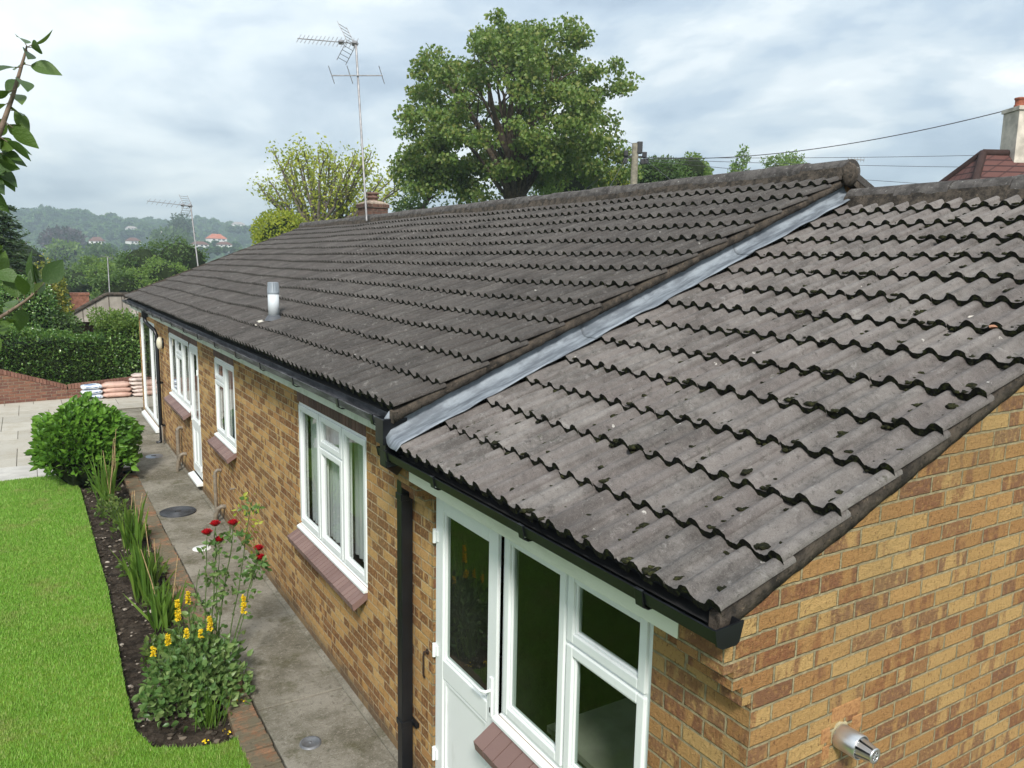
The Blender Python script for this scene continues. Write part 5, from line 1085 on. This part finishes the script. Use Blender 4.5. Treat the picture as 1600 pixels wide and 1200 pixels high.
def bushy(name, label, centre, rad, n, size, mat_, cat='shrub', trunk=True, gap=4.0, ground=-2.0, seed=1, clumps=0, grp=None, core=True, taper=None):
    rng = np.random.default_rng(seed); c = np.array(centre, float); rad = np.array(rad, float); th = thing(name, label, cat, (c[0], c[1], ground), grp); lb = LB()
    if clumps:
        d = unit(rng.normal(size=(clumps, 3))); C2 = c+d*(.35+.6*rng.random((clumps, 1)))*rad
        for q in C2: crown_leaves(lb, q, rad*rng.uniform(.22, .42), max(20, n//clumps), size, rng, shell=.3, flat=.2)
    else: crown_leaves(lb, c, rad, n, size, rng, gap=gap)
    lb.obj('crown' if trunk else 'foliage', mat_, th)
    m = MB()
    if trunk:
        m.tube([(c[0], c[1], ground), (c[0]+.03, c[1], c[2]-rad[2]*.4), tuple(c)], [rad[0]*.12, rad[0]*.09, rad[0]*.05], 8)
        for q in range(6): e = c+unit(rng.normal(size=3))*rad*.7; m.tube([tuple(c-np.array([0, 0, rad[2]*.4])), tuple((c+e)/2), tuple(e)], [rad[0]*.06, rad[0]*.04, rad[0]*.015], 6)
        obj('trunk', m, BARK, th)
    if core:
        V, F = blobs([tuple(c)], (rad*.70)[None], ICO2, .06, rng); arr_obj('dark_core', V, F, DARKC, th)
    return th
def B(u, v, d): return at(u, v, d)
bushy('golden_shrub', 'bright golden leaved bush rising at the far end of the ridge', B(440, 368, 40), (1.5, 1.5, 1.35), 4200, .16, L_GOLD, seed=2)
bushy('round_tree', 'mid green bushy tree behind the ridge, left of the telegraph pole', B(1035, 278, 42), (1.9, 1.9, 1.1), 3600, .17, L_MID, 'tree', seed=3)
bushy('round_tree', 'small dense green tree behind the ridge right of the telegraph pole', B(1078, 268, 42), (1.25, 1.25, 1.0), 2600, .17, L_LIGHT, 'tree', seed=4, clumps=22)
bushy('feathery_tree', 'tallest pale feathery treetop showing over the near part of the ridge', B(1158, 272, 42), (.75, .75, 1.6), 1700, .15, L_LIGHT, 'tree', seed=5, clumps=22, core=False)
bushy('feathery_tree', 'wide low pale treetop nearest the end of the high ridge', B(1225, 262, 44), (1.5, 1.5, .85), 1700, .15, L_LIGHT, 'tree', seed=6, clumps=24, core=False)
bushy('round_tree', 'light green tree low behind the big maple on its right', B(900, 282, 48), (3.4, 3.0, 2.0), 5200, .22, L_LIGHT, 'tree', seed=7, clumps=36)
bushy('round_tree', 'green bush peeping over the ridge under the telegraph pole', B(962, 290, 44), (1.0, 1.0, .8), 1400, .17, L_GOLD, seed=8)
bushy('round_tree', 'dark leafy tree filling the gap between the chimney and the big maple', B(655, 318, 47), (2.2, 2.0, 1.6), 2600, .2, L_MID, 'tree', seed=9, clumps=24, core=False)
# trees and shrubs past the hedge, left of the house
con = thing('conifer', 'dark layered conifer behind the apple shoots at the left edge', 'tree', tuple(np.array([*B(-8, 400, 27)[:2], -2.0])))
ct = B(-6, 318, 27); m = MB(); m.tube([(ct[0], ct[1], -2.0), (ct[0], ct[1], ct[2])], [.22, .03], 8); lb = LB(); rc_ = np.random.default_rng(31)
for i in range(120):
    t_ = (i/120)**.8; z = ct[2]-.15-t_*5.2; a = i*2.4; ln = (.35+1.55*t_)*rc_.uniform(.75, 1.15); d = np.array([math.cos(a), math.sin(a), -.06]); 
    tip = np.array([ct[0], ct[1], z])+d*ln; m.tube([(ct[0], ct[1], z+.1), tuple(tip)], [.03, .008], 5); k = 110; q = rc_.random((k, 1))**.7
    P = np.array([ct[0], ct[1], z+.1])+(tip-np.array([ct[0], ct[1], z+.1]))*q+rc_.normal(0, .12, (k, 3))*np.array([1, 1, .35]); D = d+.6*rc_.normal(size=(k, 3))*np.array([1, 1, .3]); s = rc_.uniform(.12, .24, k); lb.add(*leaves(P, D, s, s*.3, .1, .2, 2, rc_))
obj('trunk', m, BARK, con); lb.obj('crown', L_CON, con)
bushy('laurel_shrub', 'round dark glossy evergreen shrub above the hedge at the left edge', B(38, 478, 24.5), (.95, .9, 1.0), 5200, .10, L_HEDGE, seed=12, ground=-.5)
bushy('variegated_shrub', 'golden and green variegated shrub beside the dark evergreen above the hedge', B(80, 470, 25.5), (.58, .6, 1.25), 3600, .10, L_VAR, seed=13, ground=-.5, clumps=44, core=False)
bushy('low_shrub', 'dull green loose shrub low down between the hedge top and the golden bush', B(86, 508, 25), (.8, .6, .45), 1600, .09, L_MID, seed=14, ground=-.5)
L_ = [(225, 415, 60, 2.0, 1.9, 'dense round tree standing left of its larger neighbour near the roof edge', L_MID), (282, 408, 62, 2.6, 2.1, 'largest round tree just above the far roof edge', L_MID), (262, 432, 50, 1.6, 1.2, 'dull olive bush under the two round trees by the roof edge', L_LIGHT), (175, 438, 70, 2.2, 1.8, 'light green tree behind the thin grey mast', L_LIGHT), (130, 445, 75, 3.0, 1.7, 'broad soft green tree above the small brick chimney', L_MID), (108, 440, 82, 2.2, 2.0, 'bushy tree beside the small white gable', L_LIGHT), (205, 445, 56, 1.7, 1.4, 'light leafy bush left of the round trees', L_LIGHT), (185, 452, 48, 1.5, 1.1, 'low dark bush just beyond the neighbouring roof', L_MID), (145, 428, 95, 2.6, 2.2, 'pointed pale green tree in the middle of the valley view', L_LIGHT), (20, 420, 85, 5.0, 4.5, 'dark green tree behind the conifer', L_MID)]
for i, (u, v, d_, r1, r2, lab, mt_) in enumerate(L_): bushy('round_tree', lab, B(u, v, d_), (r1, r1, r2), 3400, .22*d_/60, mt_, 'tree', seed=40+i, ground=-14, clumps=30)

# ------------------------------------------------------------------ neighbouring houses, pole and wires
t = MT('grey_slab_roof', 0.9, 0.15); s_ = t.n('ShaderNodeSeparateXYZ'); t.put(s_.inputs[0], t.co())
seam = t.math('LESS_THAN', t.math('FRACT', t.math('MULTIPLY', s_.outputs[0], 2.2)), 0.08); t.color(t.mix(seam, t.mix(t.step(t.noise(2, 5), .4, .65), (.24, .215, .185), (.32, .29, .25)), (.09, .075, .06))); SLABR = t.m
t = MT('dark_red_tile', 0.85, 0.2); s_ = t.n('ShaderNodeSeparateXYZ'); t.put(s_.inputs[0], t.co())
row = t.math('LESS_THAN', t.math('FRACT', t.math('MULTIPLY', s_.outputs[2], 5.8)), 0.22); tx = t.math('LESS_THAN', t.math('FRACT', t.math('MULTIPLY', s_.outputs[1], 4.2)), 0.14)
t.color(t.mix(t.math('MAXIMUM', row, t.math('MULTIPLY', tx, .6)), t.mix(t.noise(6, 5), (.090, .042, .037), (.130, .060, .050)), (.035, .018, .017))); REDT = t.m
REND = plain('stained_render', (0.52, 0.47, 0.40), 0.9, 0.1, 0, 0.25, 3); WHITER = plain('white_render', (0.70, 0.69, 0.66), 0.8, 0.2, 0, 0.06, 2); BROWNR = plain('brown_tile', (0.14, 0.075, 0.06), 0.85, 0.2, 0, 0.2, 2); ORANGER = plain('orange_tile', (0.42, 0.145, 0.085), 0.85, 0.2, 0, 0.15, 2); GREYR = plain('grey_tile', (0.30, 0.27, 0.25), 0.85, 0.2, 0, 0.15, 2); DARKW = plain('dark_window', (0.03, 0.035, 0.04), 0.2, 0.5)
nh = thing('neighbour_house', 'grey slab roofed bungalow showing just above the hedge', 'house', (1.2, 31.5, -3))
pk = np.array(B(166, 461, 30)); m = MB(); cl = np.array(B(96, 500, 29.0)); cl2 = np.array(B(88, 503, 29.0)); cr = np.array([pk[0]+4.5, pk[1]-2.2, cl2[2]]); pr_ = pk+np.array([4.5, .6, 0]); bk = np.array([cl2[0]+.3, pk[1]+3.5, cl2[2]]); bkr = np.array([pk[0]+4.5, pk[1]+3.5, cl2[2]])
m.add([cl2, cr, pr_, pk, bk, bkr], [(0, 1, 2, 3), (0, 3, 4), (3, 2, 5, 4)]); obj('roof', m, SLABR, nh, recalc=False)
m = MB(); m.tube([tuple(cl2), tuple(pk+np.array([0, 0, .03]))], .075, 8); m.tube([tuple(pk+np.array([0, 0, .03])), tuple(pr_)], .075, 8); obj('ridge', m, VERGE, nh)
m = MB(); m.box(cl2[0]+.5, cr[0]-.2, cl2[1]+.7, bk[1]-.4, -3.5, cl2[2]-.02); obj('wall', m, B_RED, nh)
cb = B(126, 478, 31.2); m = MB(); m.box(cb[0]-.32, cb[0]+.30, cb[1]-.2, cb[1]+.25, cb[2]-1.2, cb[2]+.50); m.box(cb[0]-.35, cb[0]+.33, cb[1]-.23, cb[1]+.28, cb[2]+.42, cb[2]+.52); obj('chimney', m, plain('orange_brick', (.20, .095, .065), .9, .1, 0, .3, 12), nh)
m = MB(); a = B(172, 470, 33); b = B(168, 402, 33); m.tube([a, b], .025, 6); m.tube([b+np.array([-.25, 0, .05]), b+np.array([.2, 0, -.03])], .012, 5)
for q in np.linspace(-.22, .18, 6): m.tube([b+np.array([q, -.12, .05-q*.2]), b+np.array([q, .12, .0-q*.2])], .008, 4)
tag(obj('tv_aerial', m, ALU), 'thin grey aerial mast on the neighbouring roof above the hedge', 'aerial')
# house on the right beyond the kitchen roof
rh = thing('hipped_house', 'house with dark red tiled hipped roof behind the lower ridge at right', 'house', (22, 9, -.2))
e1 = np.array(B(1536, 239, 21)); e2 = e1+np.array([5.5, -3.2, 0.0])*1.0; hd_ = np.array(B(1400, 310, 19.5)); 
side = unit(np.array([e2[0]-e1[0], e2[1]-e1[1], 0])); front = np.array([-side[1], side[0], 0]);  front = -front if np.dot(front[:2], CAM[:2]-e1[:2]) < 0 else front
dz = e1[2]-2.9; run = 4.2
p0 = e1-side*run*.75+front*run*1.0-np.array([0, 0, dz]); p1 = e2+side*run+front*run-np.array([0, 0, dz]); p2 = e2+side*run-front*run-np.array([0, 0, dz]); p3 = e1-side*run*.75-front*run-np.array([0, 0, dz])
m = MB(); m.add([p0, p1, p2, p3, e1, e2], [(0, 1, 5, 4), (1, 2, 5), (2, 3, 4, 5), (3, 0, 4)]); obj('roof', m, REDT, rh, recalc=False)
m = MB(); m.tube([tuple(e1), tuple(p0)], .10, 8); m.tube([tuple(e1), tuple(e2)], .10, 8); m.tube([tuple(e1), tuple(p3)], .10, 8); obj('ridge', m, plain('dark_ridge', (.045, .028, .025), .9, .1), rh)
m = MB(); c_ = (p0+p1+p2+p3)/4; hx = np.linalg.norm(p1-p0)/2-.5; m.obox((c_[0], c_[1], p0[2]/2-.15), side, front, (0, 0, 1), hx, run-.5, p0[2]/2+.1); obj('wall', m, REND, rh)
cc = np.array(B(1597, 215, 21.0)); m = MB(); m.obox((cc[0], cc[1], cc[2]-.35), side, front, (0, 0, 1), .36, .33, 1.05); m.obox((cc[0], cc[1], cc[2]+.70), side, front, (0, 0, 1), .40, .37, .05); chm = obj('chimney', m, REND, rh)
for q in (-.17, .17):
    m = MB(); p = cc+side*q+np.array([0, 0, .74]); m.lathe([(.09, 0), (.13, .01), (.13, .08), (.11, .10), (.11, .22), (.13, .23), (.13, .27), (.09, .28), (.08, 0)], p, seg=16); obj('chimney_pot', m, plain('red_pot', (.26, .085, .05), .85, .2, 0, .3, 20), chm)
m = MB(); q = front*.36; m.obox(tuple(cc+q-np.array([0, 0, .92])), side, front, (0, 0, 1), .46, .03, .16); obj('flashing', m, plain('pale_mortar', (.46, .43, .38), .9, .1), chm)
# telegraph pole
pt = np.array(B(993, 224, 30)); po = thing('telegraph_pole', 'grey telegraph pole with black junction boxes standing behind the roof ridge', 'pole', (pt[0], pt[1], -1))
m = MB(); m.tube([(pt[0]-.05, pt[1], -1), (pt[0], pt[1], pt[2])], [.17, .13], 12); obj('pole_shaft', m, plain('weathered_post', (.22, .20, .155), .9, .1, 0, .25, 8), po)
BOXM = plain('black_box', (.02, .02, .022), .5, .4)
m = MB(); m.obox(pt+rt0*.16+np.array([0, 0, -.16]), rt0, (-rt0[1], rt0[0], 0), (0, 0, 1), .10, .13, .22); obj('junction_box', m, BOXM, po, bevel=.02)
m = MB(); m.obox(pt+np.array([0, 0, -.50]), rt0, (-rt0[1], rt0[0], 0), (0, 0, 1), .42, .04, .035); obj('cross_arm', m, BOXM, po)
for qx, qz in ((-.38, -.38), (-.40, -.66), (.33, -.42), (.40, -.66), (.26, -.68)):
    m = MB(); m.obox(pt+rt0*qx-np.array([-.0, .05, -qz]), rt0, (-rt0[1], rt0[0], 0), (0, 0, 1), .08, .08, .10); obj('insulator', m, BOXM, po, bevel=.015)
WIRE = plain('wire', (.06, .06, .065), .6, .3)
def wire(a, b, sag, lab, r=.010):
    a, b = np.array(a, float), np.array(b, float); m = MB(); m.tube([a+(b-a)*t_-np.array([0, 0, sag*4*t_*(1-t_)]) for t_ in np.linspace(0, 1, 25)], r, 5); tag(obj('overhead_wire', m, WIRE), lab, 'wire', 'wires from the telegraph pole')
hub = pt+np.array([0, 0, -.52])
wire(hub+rt0*.3, B(1590, 168, 21), .45, 'thicker overhead wire climbing from the telegraph pole to the chimney at right', .014)
wire(hub+rt0*.3, B(1760, 236, 30), .10, 'upper of the level overhead wires running right from the pole')
wire(hub+rt0*.3-np.array([0, 0, .05]), B(1760, 262, 34), .10, 'lower of the level overhead wires running right from the pole')
wire(hub+rt0*.35-np.array([0, 0, .1]), B(1700, 300, 36), .15, 'lowest overhead wire slanting down behind the lower ridge')
wire(hub-rt0*.35, B(880, 320, 34), .05, 'short wire slanting down left from the pole behind the maple')
wire(hub-rt0*.35, B(930, 330, 25), .05, 'steep wire dropping left from the pole towards the ridge')
wire(hub+rt0*.3, B(1090, 310, 26), .04, 'steep wire dropping right from the pole towards the ridge')
wire(B(962, 212, 31), pt+np.array([0, 0, -.05]), .02, 'thin wire from the maple crown to the pole top')
m = MB(); a = B(1336, 290, 44); b = B(1337, 249, 44); m.tube([a, b], .035, 6); c1 = B(1325, 248.5, 44); c2 = B(1350, 250, 44); m.tube([c1, c2], .025, 5)
for q in np.linspace(0, 1, 6): p = c1+(c2-c1)*q; m.tube([p-np.array([0, 0, .12]), p+np.array([0, 0, .12])], .015, 4)
tag(obj('tv_aerial', m, ALU), 'tiny distant aerial in the gap right of the high ridge end', 'aerial')

# ------------------------------------------------------------------ hedge on the near side of the garden (mirrored in the windows)
h2 = thing('hedge', 'leafy boundary hedge along the lawn opposite the house, mirrored in the window glass', 'hedge', (-5.4, 4, 0))
lb = LB(); rg2 = np.random.default_rng(77)
n = 9000; yy = rg2.uniform(-3, 11, n); top = 1.9+.25*np.sin(yy*1.3); P = np.stack([-4.9+rg2.normal(0, .12, n), yy, top*rg2.random(n)], 1); D = rg2.normal(size=(n, 3))+np.array([.5, 0, -.2]); s = rg2.uniform(.10, .20, n); lb.add(*leaves(P, D, s, s*.55, .2, .15, 2, rg2)); lb.obj('foliage', L_HEDGE, h2)
m = MB(); m.box(-6.0, -5.1, -3, 11, 0, 1.75); obj('dark_core', m, DARKC, h2)

# ------------------------------------------------------------------ land beyond the garden: falls into a valley and climbs to a wooded hill
def hz(x, y):
    z = np.interp(y, [-100, 21.5, 23, 30, 60, 120, 250, 420, 560, 700, 850, 1000, 1120, 1300, 2000, 3500], [-.15, -.15, -.6, -2.5, -6, -12, -20, -24, -17, -3, 16, 31, 38, 36, 30, 22])
    k = np.clip((y-200)/400, 0, 1); z = z + k*(6*np.sin(x*.011+1)*np.sin(y*.008)+4*np.sin(x*.031+y*.013))
    r_ = np.clip((x-8)/14, 0, 1)*(1-np.clip((y-70)/120, 0, 1)); return z*(1-r_) + (-.6)*r_
gx = np.concatenate([np.linspace(-1500, -300, 16), np.linspace(-260, 700, 90), np.linspace(760, 2200, 16)]); gy = np.concatenate([np.linspace(-120, 20, 12), np.linspace(21.5, 120, 40), np.linspace(130, 1400, 100), np.linspace(1500, 3400, 14)])
GX, GY = np.meshgrid(gx, gy); GZ = hz(GX, GY); GZ = np.where((GY < 21.4), -.16, GZ)
V = np.stack([GX, GY, GZ], -1).reshape(-1, 3); w2 = len(gx); F = np.array([[j*w2+i, j*w2+i+1, (j+1)*w2+i+1, (j+1)*w2+i] for j in range(len(gy)-1) for i in range(w2-1)])
struct(arr_obj('ground', V, F, GND, None, True))
# distant wood: many crowns that read as one mass
t = MT('distant_foliage', 0.85, 0.1); c = t.ramp(t.noise(.055, 2), [(.32, (.036, .086, .028)), (.45, (.064, .135, .040)), (.56, (.098, .176, .050)), (.70, (.145, .215, .062))]); t.color(t.mix(t.math('MULTIPLY', t.island(), .5), c, (.028, .052, .018))); FARL = t.m
rf = np.random.default_rng(5)
def proto(n, rng):
    d = unit(rng.normal(size=(n, 3))); d[:, 2] = np.abs(d[:, 2])*1.0-.28; r = .82+.22*rng.random((n, 1)); r = r*(1+.16*np.sin(d[:, :1]*5+rng.uniform(0, 6))*np.sin(d[:, 1:2]*5+rng.uniform(0, 6)))
    P = d*r; D = unit(np.cross(d, rng.normal(size=(n, 3)))+.5*d); s = rng.uniform(.22, .46, n); return leaves(P-D*s[:, None]*.5, D, s, s*.8, .15, .1, 2, rng, np.cross(D, d)+.25*rng.normal(size=(n, 3)))
protos = [proto(170, rf) for _ in range(6)]; lb = LB(); cores_p = []; cores_s = []
def far_tree(x, y, r1, r2, lift=.75):
    z = float(hz(np.array(x), np.array(y))); V, F = protos[rf.integers(0, 6)]; a = rf.uniform(0, 6.28); cs, sn = math.cos(a), math.sin(a); V2 = np.stack([V[:, 0]*cs-V[:, 1]*sn, V[:, 0]*sn+V[:, 1]*cs, V[:, 2]], 1)*np.array([r1, r1, r2])+np.array([x, y, z+r2*lift]); lb.add(V2, F); cores_p.append((x, y, z+r2*lift)); cores_s.append((r1*.72, r1*.72, r2*.75))
for i in range(3000):
    y = 150+1080*((i*.6180339) % 1)**.8; x = (-.14+.56*((i*.754877) % 1))*y + rf.normal(0, 6); r1 = rf.uniform(4.2, 8.5)*(1 if y > 300 else .7)*(.85+.3*(y > 950)); far_tree(x, y, r1, r1*rf.uniform(.75, 1.25))
for i in range(90):
    y = rf.uniform(95, 190); x = rf.uniform(-.12, .5)*y; r1 = rf.uniform(2.4, 4.2); far_tree(x, y, r1, r1*rf.uniform(.8, 1.1))
for i in range(60):                                         # crest of conifers and taller crowns
    y = rf.uniform(1080, 1200); x = rf.uniform(-.12, .42)*y; r1 = rf.uniform(3, 6); far_tree(x, y, r1, r1*rf.uniform(1.6, 2.6), .8)
wood = lb
def dtree(name, label, u, v, y, r1, r2, mat_, seed):
    d_ = ((y-CAM[1]))/((at(u, v, 1)-CAM)[1]); p = at(u, v, d_); return bushy(name, label, p, (r1, r1, r2), 900, r1*.22, mat_, 'tree', seed=seed, ground=float(hz(np.array(p[0]), np.array(p[1]))), gap=5)
PURP = leaf_mat('copper_beech_leaf', [(.030, .018, .024), (.045, .026, .034), (.06, .036, .042)], .15)
dtree('copper_beech', 'wide dark purple copper beech on the distant hillside', 98, 376, 520, 11.5, 7.0, PURP, 61)
dtree('distant_tree', 'broad dark green crown directly below the orange roofed distant house', 268, 378, 480, 11, 7.5, L_MID, 62)
dtree('distant_tree', 'tall dark rounded tree left of the slanting aerial mast, far off', 283, 360, 560, 8, 11, L_CON, 63)
dtree('distant_tree', 'pale round crown below the copper beech in the valley', 100, 398, 330, 6.5, 5.0, L_LIGHT, 64)
dtree('distant_tree', 'dark spreading crown in the middle of the valley floor', 160, 405, 300, 6.0, 5.2, L_MID, 65)
HOUSES = []
def dhouse(label, u, v, y, wd, dp, hh, rh_, roofm, wallm, rot=0.0):
    if y > 200: wd, dp, hh, rh_ = wd*.78, dp*.72, hh*.40, rh_*.62
    d_ = ((y-CAM[1]))/((at(u, v, 1)-CAM)[1]); p = at(u, v, d_); g_ = p[2]-hh*.5-3; th = thing('distant_house', label, 'house', (p[0], p[1], g_)); ax = np.array([math.cos(rot), math.sin(rot), 0]); ay = np.array([-math.sin(rot), math.cos(rot), 0])
    m = MB(); m.obox((p[0], p[1], p[2]-1.5), ax, ay, (0, 0, 1), wd/2, dp/2, hh/2+1.5); obj('wall', m, wallm, th); HOUSES.append((p, y, wd, hh))
    zt_ = p[2]+hh/2; c4 = [p+ax*sx*(wd/2+.4)+ay*sy*(dp/2+.4)+np.array([0, 0, hh/2]) for sx, sy in ((-1, -1), (1, -1), (1, 1), (-1, 1))]; r0_, r1_ = p-ax*wd*.25+np.array([0, 0, hh/2+rh_]), p+ax*wd*.25+np.array([0, 0, hh/2+rh_])
    m = MB(); m.add(c4+[r0_, r1_], [(0, 1, 5, 4), (1, 2, 5), (2, 3, 4, 5), (3, 0, 4)]); obj('roof', m, roofm, th, recalc=False)
    for q in (-.28, .05, .30):
        m = MB(); m.obox(p+ax*wd*q-ay*(dp/2+.03)+np.array([0, 0, .1]), ax, ay, (0, 0, 1), wd*.07, .05, hh*.22); obj('window', m, DARKW, th)
dhouse('distant house with a bright orange red hipped roof on the hillside', 338, 375, 600, 16, 10, 4.5, 5.5, ORANGER, WHITER, .25)
dhouse('distant white house with a brown roof below the orange roofed one', 312, 384, 470, 11, 8, 3.5, 2.8, BROWNR, WHITER, .1)
dhouse('distant white bungalow with a brown roof near the roof edge at right', 350, 384, 470, 9.5, 8, 3.2, 2.6, BROWNR, WHITER, .05)
dhouse('distant house with a pale grey roof left of the tall dark tree', 259, 367, 640, 13, 9, 4, 4.0, GREYR, WHITER, .2)
dhouse('distant white gabled house right of the copper beech', 152, 379, 540, 10, 8, 4.5, 4.0, BROWNR, WHITER, -.3)
dhouse('small distant white house immediately beside the copper beech', 116, 378, 560, 6, 6, 4.5, 2.5, BROWNR, WHITER, -.2)
dhouse('distant white house with brown roof left of the grey roofed one', 208, 379, 560, 9, 8, 5, 3.5, BROWNR, WHITER, .4)
dhouse('tiny distant pale house high in the trees near the hilltop', 205, 358, 820, 12, 8, 4, 3, GREYR, WHITER, .1)
dhouse('distant pale house half hidden in trees under the hill crest at right', 372, 352, 860, 16, 9, 5, 4, GREYR, WHITER, .0)
dhouse('small white gabled house with dark roof just behind the variegated shrub', 86, 434, 190, 3.2, 4.0, 1.8, 2.2, plain('dark_slate', (.05, .045, .045), .8, .2), WHITER, 1.3)

lb = wood
for p, y, wd, hh in HOUSES:
    if y < 200: continue
    sc_ = y/600
    for q in (-.75, -.2, .35, .85):
        r1 = rf.uniform(3.0, 4.4)*sc_; V_, F_ = protos[rf.integers(0, 6)]; pc = (p[0]+wd*q, p[1]-10, p[2]-hh*.5-r1*.75+rf.uniform(-.4, .6)*sc_); lb.add(V_*np.array([r1, r1, r1])+np.array(pc), F_); cores_p.append(pc); cores_s.append((r1*.72,)*3)
struct(wood.obj('distant_wood', FARL), 'stuff')
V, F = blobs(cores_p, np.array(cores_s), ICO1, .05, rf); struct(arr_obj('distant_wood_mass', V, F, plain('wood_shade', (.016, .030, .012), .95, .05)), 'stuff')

# ------------------------------------------------------------------ damp air between here and the hill
hm = bpy.data.materials.new('air'); hm.use_nodes = True; ht = hm.node_tree; ht.nodes.clear(); ho = nn(ht, 'ShaderNodeOutputMaterial'); pv = nn(ht, 'ShaderNodeVolumePrincipled')
pv.inputs['Color'].default_value = (.74, .88, .96, 1); pv.inputs['Density'].default_value = 0.00068; pv.inputs['Anisotropy'].default_value = .2; ht.links.new(pv.outputs[0], ho.inputs['Volume'])
mb = MB(); mb.box(-1700, 2300, -200, 3500, -40, 95); struct(obj('haze', mb, hm), 'stuff')
